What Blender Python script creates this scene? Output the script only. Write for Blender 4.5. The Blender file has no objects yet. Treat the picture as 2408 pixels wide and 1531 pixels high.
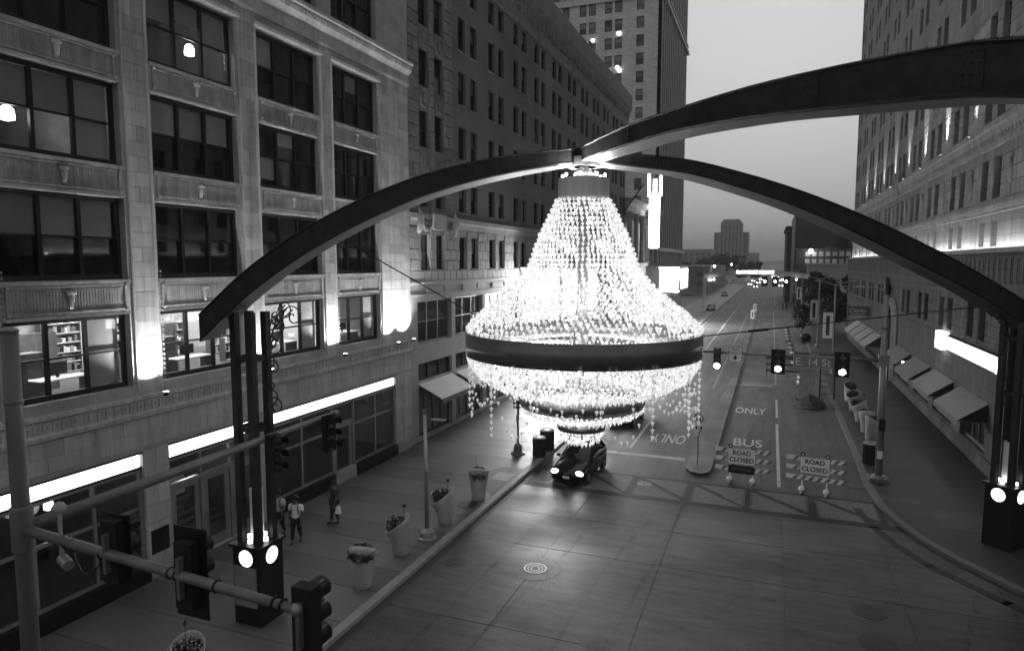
import bpy, math, random
from mathutils import Vector, Matrix, Euler
R = random.Random(11)
PI = math.pi
S = bpy.context.scene
C = S.collection
rad = math.radians

# ------------------------------------------------------------------ camera
CAM_H = 10.5
TILT, YAW = rad(5.315), rad(21.059)
cd = bpy.data.cameras.new('camera'); cam = bpy.data.objects.new('camera', cd); C.objects.link(cam)
cam.location = (0, 0, CAM_H); cam.rotation_euler = (PI/2 - TILT, 0, YAW)
cd.sensor_fit = 'HORIZONTAL'; cd.sensor_width = 36; cd.lens = 36*1580/2408
cd.clip_start = .1; cd.clip_end = 6000
S.camera = cam
# ------------------------------------------------------------------ sky (dusk, black-and-white film)
SUN_EL, SUN_ROT = rad(20), rad(0)
w = bpy.data.worlds.new('World'); S.world = w; w.use_nodes = True
nt = w.node_tree; bg = nt.nodes['Background']
sky = nt.nodes.new('ShaderNodeTexSky'); sky.sky_type = 'NISHITA'; sky.sun_disc = False
sky.sun_elevation = SUN_EL; sky.sun_rotation = SUN_ROT; sky.dust_density = 10; sky.air_density = 3
bw = nt.nodes.new('ShaderNodeRGBToBW'); nt.links.new(sky.outputs[0], bw.inputs[0])
pw = nt.nodes.new('ShaderNodeMath'); pw.operation = 'POWER'; pw.inputs[1].default_value = .2; nt.links.new(bw.outputs[0], pw.inputs[0])   # film response flattens the dusk sky
nt.links.new(pw.outputs[0], bg.inputs[0]); bg.inputs[1].default_value = .32
sl = bpy.data.lights.new('sun', 'SUN'); sl.energy = .03; sl.angle = rad(12)
so = bpy.data.objects.new('sun', sl); C.objects.link(so); so.rotation_euler = (PI/2 - SUN_EL, 0, PI - SUN_ROT)
S.view_settings.view_transform = 'Standard'; S.view_settings.look = 'None'
S.view_settings.exposure = 0; S.view_settings.gamma = 1; S.view_settings.use_curve_mapping = False
S.cycles.use_denoising = True; S.cycles.max_bounces = 5; S.cycles.diffuse_bounces = 2; S.cycles.use_adaptive_sampling = True; S.cycles.adaptive_threshold = .03
S.cycles.glossy_bounces = 2; S.cycles.transmission_bounces = 2; S.cycles.transparent_max_bounces = 8
S.cycles.sample_clamp_indirect = 4; S.cycles.caustics_reflective = False; S.cycles.caustics_refractive = False
S.render.engine = 'CYCLES'

# ------------------------------------------------------------------ materials (all grey: the picture is black and white)
def _new(name):
    m = bpy.data.materials.new(name); m.use_nodes = True
    return m, m.node_tree, m.node_tree.nodes['Principled BSDF'], m.node_tree.links
def N(t, ty, **kw):
    n = t.nodes.new(ty)
    for k, v in kw.items(): setattr(n, k, v)
    return n
def gray(name, v, rough=.75, var=.18, scale=1.5, pv=0., bump=0., bscale=25, metal=0, spec=.4, stretch=None, rvar=0., brick=None, fine=0., streak=None):
    m, t, b, L = _new(name)
    b.inputs['Roughness'].default_value = rough; b.inputs['Metallic'].default_value = metal
    b.inputs['Specular IOR Level'].default_value = spec
    pos = N(t, 'ShaderNodeNewGeometry').outputs['Position']
    vec = pos
    if stretch:
        mp = N(t, 'ShaderNodeMapping'); mp.inputs['Scale'].default_value = stretch; L.new(pos, mp.inputs[0]); vec = mp.outputs[0]
    no = N(t, 'ShaderNodeTexNoise'); no.inputs['Scale'].default_value = scale; no.inputs['Detail'].default_value = 6; no.inputs['Roughness'].default_value = .62
    L.new(vec, no.inputs['Vector'])
    mr = N(t, 'ShaderNodeMapRange'); mr.inputs['From Min'].default_value = .3; mr.inputs['From Max'].default_value = .7
    mr.inputs['To Min'].default_value = v*(1-var); mr.inputs['To Max'].default_value = v*(1+var); L.new(no.outputs[0], mr.inputs['Value'])
    out = mr.outputs[0]
    def mul(a, lo, hi, src):
        r = N(t, 'ShaderNodeMapRange'); r.inputs['To Min'].default_value = lo; r.inputs['To Max'].default_value = hi; L.new(src, r.inputs['Value'])
        x = N(t, 'ShaderNodeMath', operation='MULTIPLY'); L.new(a, x.inputs[0]); L.new(r.outputs[0], x.inputs[1]); return x.outputs[0]
    if pv: out = mul(out, 1-pv, 1+pv, N(t, 'ShaderNodeObjectInfo').outputs['Random'])
    if fine:
        f2 = N(t, 'ShaderNodeTexNoise'); f2.inputs['Scale'].default_value = 60; f2.inputs['Detail'].default_value = 2; L.new(pos, f2.inputs['Vector'])
        out = mul(out, 1-fine, 1+fine, f2.outputs[0])
    if streak:
        mp = N(t, 'ShaderNodeMapping'); mp.inputs['Scale'].default_value = streak[0]; L.new(pos, mp.inputs[0])
        f3 = N(t, 'ShaderNodeTexNoise'); f3.inputs['Scale'].default_value = streak[1]; f3.inputs['Detail'].default_value = 8; f3.inputs['Roughness'].default_value = .7; L.new(mp.outputs[0], f3.inputs['Vector'])
        sm = N(t, 'ShaderNodeMapRange'); sm.inputs['From Min'].default_value = .33; sm.inputs['From Max'].default_value = .67; L.new(f3.outputs[0], sm.inputs['Value']); out = mul(out, 1-streak[2], 1+streak[2], sm.outputs[0])
    if brick:
        sp = N(t, 'ShaderNodeSeparateXYZ'); L.new(pos, sp.inputs[0])
        ad = N(t, 'ShaderNodeMath', operation='ADD'); L.new(sp.outputs[0], ad.inputs[0]); L.new(sp.outputs[1], ad.inputs[1])
        cb = N(t, 'ShaderNodeCombineXYZ'); L.new(ad.outputs[0], cb.inputs[0]); L.new(sp.outputs[2], cb.inputs[1])
        br = N(t, 'ShaderNodeTexBrick'); L.new(cb.outputs[0], br.inputs['Vector'])
        br.inputs['Scale'].default_value = 1; br.inputs['Brick Width'].default_value = brick[0]; br.inputs['Row Height'].default_value = brick[1]
        br.inputs['Mortar Size'].default_value = brick[2]; br.inputs['Color1'].default_value = (1, 1, 1, 1); br.inputs['Color2'].default_value = (.84, .84, .84, 1)
        br.inputs['Mortar'].default_value = (.55, .55, .55, 1)
        x = N(t, 'ShaderNodeMath', operation='MULTIPLY'); L.new(out, x.inputs[0]); L.new(br.outputs['Color'], x.inputs[1]); out = x.outputs[0]
    L.new(out, b.inputs['Base Color'])
    if rvar:
        r = N(t, 'ShaderNodeMapRange'); r.inputs['From Min'].default_value = .35; r.inputs['From Max'].default_value = .65
        r.inputs['To Min'].default_value = rough-rvar; r.inputs['To Max'].default_value = rough+rvar; L.new(no.outputs[0], r.inputs['Value']); L.new(r.outputs[0], b.inputs['Roughness'])
    if bump:
        bn = N(t, 'ShaderNodeTexNoise'); bn.inputs['Scale'].default_value = bscale; bn.inputs['Detail'].default_value = 3; L.new(pos, bn.inputs['Vector'])
        bp = N(t, 'ShaderNodeBump'); bp.inputs['Strength'].default_value = bump; bp.inputs['Distance'].default_value = .02
        L.new(bn.outputs[0], bp.inputs['Height']); L.new(bp.outputs[0], b.inputs['Normal'])
    return m
def emit(name, s, base=.8):
    m, t, b, L = _new(name)
    b.inputs['Base Color'].default_value = (base, base, base, 1); b.inputs['Emission Color'].default_value = (1, 1, 1, 1); b.inputs['Emission Strength'].default_value = s
    b.inputs['Roughness'].default_value = .4
    return m
def glass(name, refl=.1, tint=.9):
    m, t, b, L = _new(name); t.nodes.remove(b)
    o = t.nodes['Material Output']; tr = N(t, 'ShaderNodeBsdfTransparent'); tr.inputs[0].default_value = (tint, tint, tint, 1)
    gl = N(t, 'ShaderNodeBsdfGlossy'); gl.inputs['Roughness'].default_value = .03; gl.inputs[0].default_value = (1, 1, 1, 1)
    fr = N(t, 'ShaderNodeLayerWeight'); pw_ = N(t, 'ShaderNodeMath', operation='POWER'); pw_.inputs[1].default_value = 5; L.new(fr.outputs['Facing'], pw_.inputs[0])
    ma = N(t, 'ShaderNodeMath', operation='MULTIPLY_ADD'); ma.inputs[1].default_value = .8; ma.inputs[2].default_value = refl; L.new(pw_.outputs[0], ma.inputs[0]); ma.use_clamp = True
    mx = N(t, 'ShaderNodeMixShader'); L.new(ma.outputs[0], mx.inputs[0]); L.new(tr.outputs[0], mx.inputs[1]); L.new(gl.outputs[0], mx.inputs[2]); L.new(mx.outputs[0], o.inputs[0])
    return m
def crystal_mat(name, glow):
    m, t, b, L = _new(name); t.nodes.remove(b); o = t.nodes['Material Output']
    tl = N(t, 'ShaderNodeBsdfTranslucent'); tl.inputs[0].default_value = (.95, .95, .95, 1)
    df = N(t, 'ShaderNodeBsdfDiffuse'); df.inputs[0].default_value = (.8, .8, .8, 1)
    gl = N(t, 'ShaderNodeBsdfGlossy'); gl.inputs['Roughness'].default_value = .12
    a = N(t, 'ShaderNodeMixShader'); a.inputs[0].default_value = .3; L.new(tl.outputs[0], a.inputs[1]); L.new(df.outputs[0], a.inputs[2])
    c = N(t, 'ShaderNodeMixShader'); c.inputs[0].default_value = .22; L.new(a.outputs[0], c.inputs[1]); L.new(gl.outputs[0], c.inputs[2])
    em = N(t, 'ShaderNodeEmission'); pos = N(t, 'ShaderNodeNewGeometry'); no = N(t, 'ShaderNodeTexNoise'); no.inputs['Scale'].default_value = 22; no.inputs['Detail'].default_value = 1; L.new(pos.outputs['Position'], no.inputs['Vector'])  # noisy emission paints lamp-lit sparkle on; the crystals are no lamps
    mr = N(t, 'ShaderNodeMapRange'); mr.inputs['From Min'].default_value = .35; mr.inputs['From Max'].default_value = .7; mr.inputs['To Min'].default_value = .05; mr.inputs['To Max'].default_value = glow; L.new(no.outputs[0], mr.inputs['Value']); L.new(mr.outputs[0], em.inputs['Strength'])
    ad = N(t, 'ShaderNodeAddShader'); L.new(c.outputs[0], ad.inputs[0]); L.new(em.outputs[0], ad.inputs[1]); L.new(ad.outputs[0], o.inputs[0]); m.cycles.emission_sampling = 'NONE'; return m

M = {}
M['terra'] = gray('terracotta', .4, .65, .2, .8, pv=.15, bump=.3, bscale=18, fine=.25, streak=((2.2, 2.2, .12), 1.3, .28))
M['terra_d'] = gray('terracotta_panel', .32, .7, .3, 1.2, pv=.1, bump=.5, bscale=14, fine=.3, streak=((3, 3, .2), 1.5, .3))
M['terra_w'] = gray('terracotta_wall', .36, .7, .2, .8, brick=(.9, .45, .006), bump=.2)
M['limestone'] = gray('limestone_lower', .4, .7, .15, .7, pv=.12, bump=.25, fine=.2, streak=((2, 2, .15), 1.2, .25))
M['brickB'] = gray('dark_brick', .19, .8, .25, .25, brick=(.22, .075, .01), bump=.3, bscale=40)
M['stoneB'] = gray('brownstone', .18, .75, .2, .6, pv=.14, bump=.3)
M['stoneBl'] = gray('pale_stone', .36, .7, .15, .6, pv=.1, bump=.2)
M['cornB'] = gray('cornice_copper', .19, .7, .3, .9, bump=.5, bscale=9)
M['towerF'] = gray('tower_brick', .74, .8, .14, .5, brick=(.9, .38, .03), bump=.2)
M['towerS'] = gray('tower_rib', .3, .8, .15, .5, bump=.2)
M['stoneD'] = gray('grey_limestone', .30, .7, .17, .6, pv=.16, bump=.25, fine=.15, streak=((2, 2, .12), 1.1, .3))
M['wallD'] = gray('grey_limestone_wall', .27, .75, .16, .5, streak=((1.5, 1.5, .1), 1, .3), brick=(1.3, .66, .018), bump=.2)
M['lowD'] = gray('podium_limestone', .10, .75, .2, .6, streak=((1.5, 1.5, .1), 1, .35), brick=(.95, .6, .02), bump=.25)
M['frame'] = gray('dark_window_frame', .012, .45, .2, 3)
M['frameg'] = gray('aluminium_frame', .28, .4, .12, 3, metal=.5)
M['granite'] = gray('black_granite', .008, .35, .3, 12)
M['pane'] = glass('window_glass', .06, .85)
M['shopglass'] = glass('shop_glass', .05, .8)
M['panedark'] = gray('dark_window_pane', .012, .08, .5, .35, spec=.6)
M['panegrey'] = gray('shaded_window_pane', .11, .12, .3, .5, spec=.6, pv=.4)
M['panemid'] = gray('pale_shaded_pane', .22, .3, .3, .8, pv=.35)
M['blind'] = gray('roller_blind', .5, .8, .08, 2, pv=.25)
M['blindlit'] = gray('white_blind', .6, .8, .05, 2)
M['room'] = gray('dark_room', .12, .9, .4, .7)
M['roomw'] = gray('white_office', .8, .8, .04, 1)
M['roomf'] = gray('office_carpet', .15, .9, .2, 3)
M['cab'] = gray('grey_steel_cabinet', .16, .5, .1, 3, pv=.3)
M['black'] = gray('black_paint', .006, .4, .2, 5)
M['blackm'] = gray('black_matt', .008, .75, .2, 5)
M['beam'] = gray('bronze_beam', .022, .55, .5, 3, metal=.3, bump=.35, fine=.3)
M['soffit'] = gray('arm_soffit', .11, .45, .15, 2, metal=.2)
M['iron'] = gray('wrought_iron', .012, .5, .2, 8)
M['drum'] = gray('brushed_drum', .6, .45, .18, .8, metal=.15, stretch=(4, 4, .3))
M['ring'] = gray('polished_band', .16, .3, .25, 1.5, metal=.35, spec=.6)
M['crystal'] = crystal_mat('crystal', .8); M['crystald'] = crystal_mat('crystal_dim_glow', .35)  # same crystals twice: the strands get a weaker painted glow
M['steel'] = gray('galvanised_pole', .26, .42, .2, 2, metal=.5, bump=.1, stretch=(1, 1, .2))
M['steeln'] = gray('dull_mast', .15, .5, .25, 2, metal=.3, stretch=(1, 1, .2), fine=.15)
M['steeld'] = gray('weathered_pole', .15, .5, .25, 2, metal=.3)
M['concrete'] = gray('worn_concrete', .046, .5, .25, .2, pv=.14, bump=.6, bscale=16, stretch=(1.0, 1.6, 1), rvar=.12, streak=((.55, 2.4, 1), 1.2, .5), fine=.12)
M['asphalt'] = gray('asphalt', .06, .62, .25, .45, bump=.35, bscale=45, stretch=(2.2, .35, 1), rvar=.12, streak=((2.5, .25, 1), 1.2, .35), fine=.15)
def scuff_mat():
    m, t, b, L = _new('tyre_scuff'); o = t.nodes['Material Output']; b.inputs['Base Color'].default_value = (.03, .03, .03, 1); b.inputs['Roughness'].default_value = .5
    pos = N(t, 'ShaderNodeNewGeometry'); mp = N(t, 'ShaderNodeMapping'); mp.inputs['Scale'].default_value = (3, .6, 1); L.new(pos.outputs['Position'], mp.inputs[0]); no = N(t, 'ShaderNodeTexNoise'); no.inputs['Scale'].default_value = 1.5; no.inputs['Detail'].default_value = 6; L.new(mp.outputs[0], no.inputs['Vector'])
    r = N(t, 'ShaderNodeMapRange'); r.inputs['From Min'].default_value = .42; r.inputs['From Max'].default_value = .75; r.inputs['To Max'].default_value = .35; L.new(no.outputs[0], r.inputs['Value'])
    tr = N(t, 'ShaderNodeBsdfTransparent'); mx = N(t, 'ShaderNodeMixShader'); L.new(r.outputs[0], mx.inputs[0]); L.new(tr.outputs[0], mx.inputs[1]); L.new(b.outputs[0], mx.inputs[2]); L.new(mx.outputs[0], o.inputs[0]); return m
M['scuff'] = scuff_mat()
M['asphaltd'] = gray('dark_asphalt', .035, .6, .3, .8, bump=.3, bscale=45)
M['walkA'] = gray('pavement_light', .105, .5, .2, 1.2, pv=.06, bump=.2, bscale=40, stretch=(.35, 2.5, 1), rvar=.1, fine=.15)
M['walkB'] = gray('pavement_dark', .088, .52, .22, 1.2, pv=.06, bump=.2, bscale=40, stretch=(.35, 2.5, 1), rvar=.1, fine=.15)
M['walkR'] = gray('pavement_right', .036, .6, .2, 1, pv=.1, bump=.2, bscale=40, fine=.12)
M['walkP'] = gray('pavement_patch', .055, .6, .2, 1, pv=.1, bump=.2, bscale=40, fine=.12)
M['kerb'] = gray('granite_kerb', .24, .6, .2, 3, pv=.08, bump=.3)
M['kerbr'] = gray('grey_kerb', .12, .6, .2, 3, pv=.08, bump=.3)
M['paverl'] = gray('pale_paver', .14, .6, .3, 6, bump=.2, fine=.3)
M['paverd'] = gray('dark_paver', .014, .6, .3, 6, bump=.2, fine=.3)
M['paint'] = gray('road_paint', .42, .6, .28, 4, fine=.2)
M['paintw'] = gray('worn_road_paint', .26, .6, .4, 3, fine=.3)
M['white'] = gray('white_sheet', .75, .4, .05, 3)
M['signgrey'] = gray('green_sign_sheet', .20, .4, .05, 3)
M['signtab'] = gray('brown_sign_tab', .12, .4, .05, 3)
M['letter'] = gray('sign_black', .01, .5, .05, 3)
M['letterw'] = gray('sign_white', .7, .45, .05, 3)
M['pot'] = gray('cast_planter', .30, .7, .14, 3, bump=.2)
M['soil'] = gray('soil', .02, .9, .3, 9)
M['leaf'] = gray('leaf', .035, .6, .4, 14)
M['leaff'] = gray('pale_flower', .4, .6, .4, 14)
M['leaft'] = gray('tree_leaf', .03, .7, .5, .8)
M['bark'] = gray('bark', .05, .9, .3, 6)
M['car'] = gray('dark_car_paint', .01, .12, .1, 3, metal=.2, spec=.7)
M['cars'] = gray('silver_car_paint', .2, .25, .1, 3, metal=.4)
M['carglass'] = gray('car_glass', .01, .05, .3, 2, spec=.8)
M['tyre'] = gray('tyre', .012, .8, .2, 8)
M['rim'] = gray('wheel_rim', .35, .3, .1, 5, metal=.7)
M['skin'] = gray('skin', .10, .6, .1, 5)
M['hair'] = gray('hair', .01, .7, .2, 9)
M['shirt'] = gray('white_shirt', .62, .85, .08, 6)
M['shirtg'] = gray('grey_shirt', .34, .85, .12, 6)
M['cloth'] = gray('dark_cloth', .014, .9, .2, 6)
M['clothg'] = gray('charcoal_cloth', .035, .9, .2, 6)
M['awn'] = gray('grey_awning', .17, .8, .1, 2)
M['awnw'] = gray('pale_awning', .55, .8, .07, 2)
M['awns'] = gray('striped_awning', .42, .8, .08, 2)
M['banner'] = gray('white_banner', .6, .8, .08, 2)
M['mud'] = gray('excavated_earth', .045, .9, .4, 3, bump=.8, bscale=8)
M['board'] = gray('plywood', .19, .8, .2, 3)
M['roof'] = gray('flat_roof', .05, .9, .2, 1)
M['far'] = gray('far_stone', .22, .9, .15, .1)
M['fard'] = gray('far_brick', .07, .9, .2, .2)
M['farw'] = gray('far_render', .45, .9, .1, .2)
M['farpane'] = gray('far_pane', .03, .4, .4, .3)
M['iron_mh'] = gray('manhole_iron', .03, .45, .4, 9, metal=.4, bump=.5, bscale=30)
M['mhring'] = gray('worn_steel_ring', .4, .35, .2, 6, metal=.3)
E_ = dict(strip=emit('light_strip', 3.2), clock=emit('clock_glass', 3.2), bulb=emit('bulb', 150), marq=emit('marquee_panel', 4), marqe=emit('marquee_end', 22), marqs=emit('marquee_soffit', 90), blade=emit('blade_tube', 7),
          bladep=emit('blade_panel', 2.5), ceil=emit('ceiling_tube', 55), pend=emit('pendant_globe', 14), sign=emit('sign_box', 6), sigon=emit('signal_lens', 26), head=emit('headlamp', 30),
          lamp=emit('street_lamp', 25), farhead=emit('far_headlamp', 20), text=emit('lit_letters', 5), up=emit('uplight_lens', 14), ledge=emit('ledge_tube', 36), glow=emit('column_lamp', 2), win=emit('lit_lamp', 10),
          dim=emit('lit_back_wall', .25))
M.update(E_)
# ------------------------------------------------------------------ mesh helpers
class MB:
    def __init__(s): s.v = []; s.f = []; s.mi = []; s.cur = 0
    def add(s, vs, fs):
        o = len(s.v); s.v += [tuple(p) for p in vs]; s.f += [tuple(i+o for i in f) for f in fs]; s.mi += [s.cur]*len(fs); return s
    def box(s, x0, x1, y0, y1, z0, z1):
        return s.add([(x0, y0, z0), (x1, y0, z0), (x1, y1, z0), (x0, y1, z0), (x0, y0, z1), (x1, y0, z1), (x1, y1, z1), (x0, y1, z1)],
                     [(0, 3, 2, 1), (4, 5, 6, 7), (0, 1, 5, 4), (1, 2, 6, 5), (2, 3, 7, 6), (3, 0, 4, 7)])
    def cbox(s, cx, cy, cz, sx, sy, sz): return s.box(cx-sx/2, cx+sx/2, cy-sy/2, cy+sy/2, cz-sz/2, cz+sz/2)
    def quad(s, *p): return s.add(p, [tuple(range(len(p)))])
    def tube(s, pts, r, n=6, cap=True):
        pts = [Vector(p) for p in pts]; k = len(pts); rs = r if isinstance(r, (list, tuple)) else [r]*k
        vs = []; prev = None
        for i, p in enumerate(pts):
            d = (pts[min(i+1, k-1)] - pts[max(i-1, 0)]).normalized()
            a = Vector((0, 0, 1)) if abs(d.z) < .9 else Vector((1, 0, 0))
            if prev is None: x = d.cross(a).normalized()
            else:
                x = prev - d*prev.dot(d); x = x.normalized() if x.length > 1e-6 else d.cross(a).normalized()
            prev = x; y = d.cross(x)
            for j in range(n):
                t = 2*PI*j/n; vs.append(p + (x*math.cos(t) + y*math.sin(t))*rs[i])
        fs = [(i*n+j, i*n+(j+1) % n, (i+1)*n+(j+1) % n, (i+1)*n+j) for i in range(k-1) for j in range(n)]
        if cap: fs += [tuple(range(n-1, -1, -1)), tuple((k-1)*n+j for j in range(n))]
        return s.add(vs, fs)
    def cyl(s, p0, p1, r0, r1=None, n=14): return s.tube([p0, p1], [r0, r0 if r1 is None else r1], n)
    def lathe(s, prof, c=(0, 0), n=24, cap=True):
        vs = [(c[0]+r*math.cos(2*PI*j/n), c[1]+r*math.sin(2*PI*j/n), z) for r, z in prof for j in range(n)]
        k = len(prof); fs = [(i*n+j, i*n+(j+1) % n, (i+1)*n+(j+1) % n, (i+1)*n+j) for i in range(k-1) for j in range(n)]
        if cap: fs += [tuple(range(n-1, -1, -1)), tuple((k-1)*n+j for j in range(n))]
        return s.add(vs, fs)
    def prism(s, poly, z0, z1):
        n = len(poly); vs = [(x, y, z0) for x, y in poly] + [(x, y, z1) for x, y in poly]
        return s.add(vs, [tuple(range(n-1, -1, -1)), tuple(range(n, 2*n))] + [(i, (i+1) % n, n+(i+1) % n, n+i) for i in range(n)])
    def loft(s, rows, cap=True):
        n = len(rows[0]); vs = [p for r in rows for p in r]; k = len(rows)
        fs = [(i*n+j, i*n+(j+1) % n, (i+1)*n+(j+1) % n, (i+1)*n+j) for i in range(k-1) for j in range(n)]
        if cap: fs += [tuple(range(n-1, -1, -1)), tuple((k-1)*n+j for j in range(n))]
        return s.add(vs, fs)
    def sph(s, c, rx, ry=None, rz=None, n=10, m=6):
        ry = ry or rx; rz = rz or rx
        pr = [(math.sin(PI*i/m), -math.cos(PI*i/m)) for i in range(m+1)]
        vs = [(c[0]+rx*a*math.cos(2*PI*j/n), c[1]+ry*a*math.sin(2*PI*j/n), c[2]+rz*b) for a, b in pr for j in range(n)]
        return s.add(vs, [(i*n+j, i*n+(j+1) % n, (i+1)*n+(j+1) % n, (i+1)*n+j) for i in range(m) for j in range(n)])
    def xf(s, mat):
        s.v = [tuple(mat @ Vector(p)) for p in s.v]; return s
    def mesh(s, name, mats, off=(0, 0, 0), smooth=False):
        me = bpy.data.meshes.new(name)
        me.from_pydata([(x-off[0], y-off[1], z-off[2]) for x, y, z in s.v], [], s.f)
        for m in (mats if isinstance(mats, (list, tuple)) else [mats]): me.materials.append(M[m] if isinstance(m, str) else m)
        if any(s.mi): me.polygons.foreach_set('material_index', s.mi)
        if smooth: me.shade_smooth() if hasattr(me, 'shade_smooth') else [setattr(p, 'use_smooth', True) for p in me.polygons]
        me.update(); return me
ORG = {}
def tag(o, label=None, cat=None, group=None, kind=None):
    for k, v in (('label', label), ('category', cat), ('group', group), ('kind', kind)):
        if v: o[k] = v
    return o
def thing(name, label, cat, loc=(0, 0, 0), rotz=0, group=None, local=False):
    o = bpy.data.objects.new(name, None); o.empty_display_size = .2; C.objects.link(o); o.location = loc; o.rotation_euler = (0, 0, rotz)
    ORG[o] = (0, 0, 0) if local else tuple(loc)
    return tag(o, label, cat, group)
def part(name, mb, m, parent, smooth=False, label=None, kind=None):
    off = ORG[parent]; o = bpy.data.objects.new(name, mb.mesh(name, m, off, smooth)); C.objects.link(o); o.parent = parent; ORG[o] = off
    return tag(o, label, None, None, kind)
def solo(name, mb, m, label, cat, group=None, kind=None, base=(0, 0, 0), smooth=False):
    o = bpy.data.objects.new(name, mb.mesh(name, m, base, smooth)); C.objects.link(o); o.location = base; ORG[o] = base
    return tag(o, label, cat, group, kind)
def struct(name, mb, m): return solo(name, mb, m, None, None, None, 'structure')
def inst(name, me, parent, loc, rotz=0, scale=None, local=False):
    off = (0, 0, 0) if local else ORG[parent]
    o = bpy.data.objects.new(name, me); C.objects.link(o); o.parent = parent; o.location = (loc[0]-off[0], loc[1]-off[1], loc[2]-off[2])
    if rotz: o.rotation_euler = (0, 0, rotz)
    if scale: o.scale = scale
    ORG[o] = (0, 0, 0); return o
def copy_tree(o, parent=None):
    c = o.copy(); C.objects.link(c); c.parent = parent; ORG[c] = ORG.get(o, (0, 0, 0))
    for ch in list(o.children): copy_tree(ch, c)
    return c
def dup(o, loc, rotz=0, label=None, scale=None):
    c = copy_tree(o); c.location = loc; c.rotation_euler = (0, 0, rotz)
    if label: c['label'] = label
    if scale: c.scale = scale
    return c
def light(kind, name, loc, power, parent=None, target=None, size=.1, angle=60, blend=.6):
    l = bpy.data.lights.new(name, kind); l.energy = power; o = bpy.data.objects.new(name, l); C.objects.link(o)
    if kind in ('POINT', 'SPOT'): l.shadow_soft_size = size
    if kind == 'SPOT': l.spot_size = rad(angle); l.spot_blend = blend
    if parent is not None:
        o.parent = parent; off = ORG[parent]; o.location = tuple(a-b for a, b in zip(loc, off))
    else: o.location = loc
    if target: o.rotation_euler = (Vector(target)-Vector(loc)).to_track_quat('-Z', 'Y').to_euler()
    return o
def text_mesh(name, body, size, m, ext=.004, bold=.0, sx=1.):
    cu = bpy.data.curves.new(name, 'FONT'); cu.body = body; cu.size = size; cu.align_x = 'CENTER'; cu.align_y = 'CENTER'; cu.extrude = ext; cu.offset = bold; cu.resolution_u = 3
    o = bpy.data.objects.new(name, cu); C.objects.link(o); bpy.context.view_layer.update()
    me = bpy.data.meshes.new_from_object(o.evaluated_get(bpy.context.evaluated_depsgraph_get())); bpy.data.objects.remove(o)
    me.name = name; me.materials.clear(); me.materials.append(M[m])
    if sx != 1: me.transform(Matrix.Diagonal((sx, 1, 1, 1)))
    return me
def text(name, body, size, m, parent, loc, rot=(PI/2, 0, 0), ext=.004, bold=0., sx=1., local=False):
    me = text_mesh(name, body, size, m, ext, bold, sx)
    o = inst(name, me, parent, loc, 0, None, local); o.rotation_euler = rot; return o
def cam_px(p):
    v = Vector(p) - Vector((0, 0, CAM_H)); m = Euler((PI/2-TILT, 0, YAW)).to_matrix().transposed() @ v
    return (1204 + 1580*m.x/-m.z, 765.5 - 1580*m.y/-m.z) if m.z < -.1 else (9e9, 9e9)
def seen(p, mg=60): x, y = cam_px(p); return -mg < x < 2408+mg and -mg < y < 1531+mg

# facades: L faces +X at X=plane, R faces -X, F faces -Y at Y=plane
ROT = {'L': 0, 'R': PI, 'F': -PI/2}
def P(face, plane, u, z, w=0): return (plane+w, u, z) if face == 'L' else (plane-w, u, z) if face == 'R' else (u, plane-w, z)
def wall(mb, face, plane, u0, u1, z0, z1, ops, depth=.35):
    us = sorted({u0, u1, *[x for o in ops for x in o[:2] if u0 < x < u1]}); zs = sorted({z0, z1, *[x for o in ops for x in o[2:4] if z0 < x < z1]})
    for za, zb in zip(zs, zs[1:]):
        zm = (za+zb)/2; run = None
        live = [o for o in ops if o[2] < zm < o[3]]
        for ua, ub in zip(us, us[1:]+[None]):
            solid = ub is not None and not any(o[0] < (ua+ub)/2 < o[1] for o in live)
            if solid and run is None: run = ua
            if not solid and run is not None:
                mb.quad(P(face, plane, run, za), P(face, plane, ua, za), P(face, plane, ua, zb), P(face, plane, run, zb)); run = None
            if ub is None: break
        if run is not None: mb.quad(P(face, plane, run, za), P(face, plane, u1, za), P(face, plane, u1, zb), P(face, plane, run, zb))
    for o in ops:
        a, b, c, d = o[:4]; q = lambda u, z, w: P(face, plane, u, z, w)
        for (p, r) in (((a, c), (b, c)), ((b, c), (b, d)), ((b, d), (a, d)), ((a, d), (a, c))):
            mb.quad(q(*p, 0), q(*r, 0), q(*r, -depth), q(*p, -depth))
def fbox(mb, face, plane, u0, u1, z0, z1, w0, w1):
    a = P(face, plane, u0, z0, w0); b = P(face, plane, u1, z1, w1)
    return mb.box(min(a[0], b[0]), max(a[0], b[0]), min(a[1], b[1]), max(a[1], b[1]), z0, z1)
MC = {}
def frame_mesh(w, h, cols, rows, fr, fm):
    k = ('f', round(w, 3), round(h, 3), cols, rows, fr, fm)
    if k not in MC:
        b = MB(); b.box(-.09, .03, -w/2, -w/2+fr, 0, h).box(-.09, .03, w/2-fr, w/2, 0, h).box(-.09, .028, -w/2+fr, w/2-fr, h-fr, h).box(-.09, .05, -w/2+fr, w/2-fr, 0, fr*1.3)
        cw = (w-2*fr)/cols; rh = (h-2.3*fr)/rows
        for i in range(1, cols): b.box(-.09, .02, -w/2+fr+cw*i-fr*.45, -w/2+fr+cw*i+fr*.45, fr*1.3, h-fr)
        for j in range(1, rows): b.box(-.07, .005, -w/2+fr, w/2-fr, fr*1.3+rh*j-fr*.25, fr*1.3+rh*j+fr*.25)
        MC[k] = b.mesh('window', fm)
    return MC[k]
def slab_mesh(kind, w, h, t, m):
    k = (kind, round(w, 3), round(h, 3), t, m)
    if k not in MC: MC[k] = MB().box(-t, 0, -w/2, w/2, 0, h).mesh(kind, m)
    return MC[k]
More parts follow.
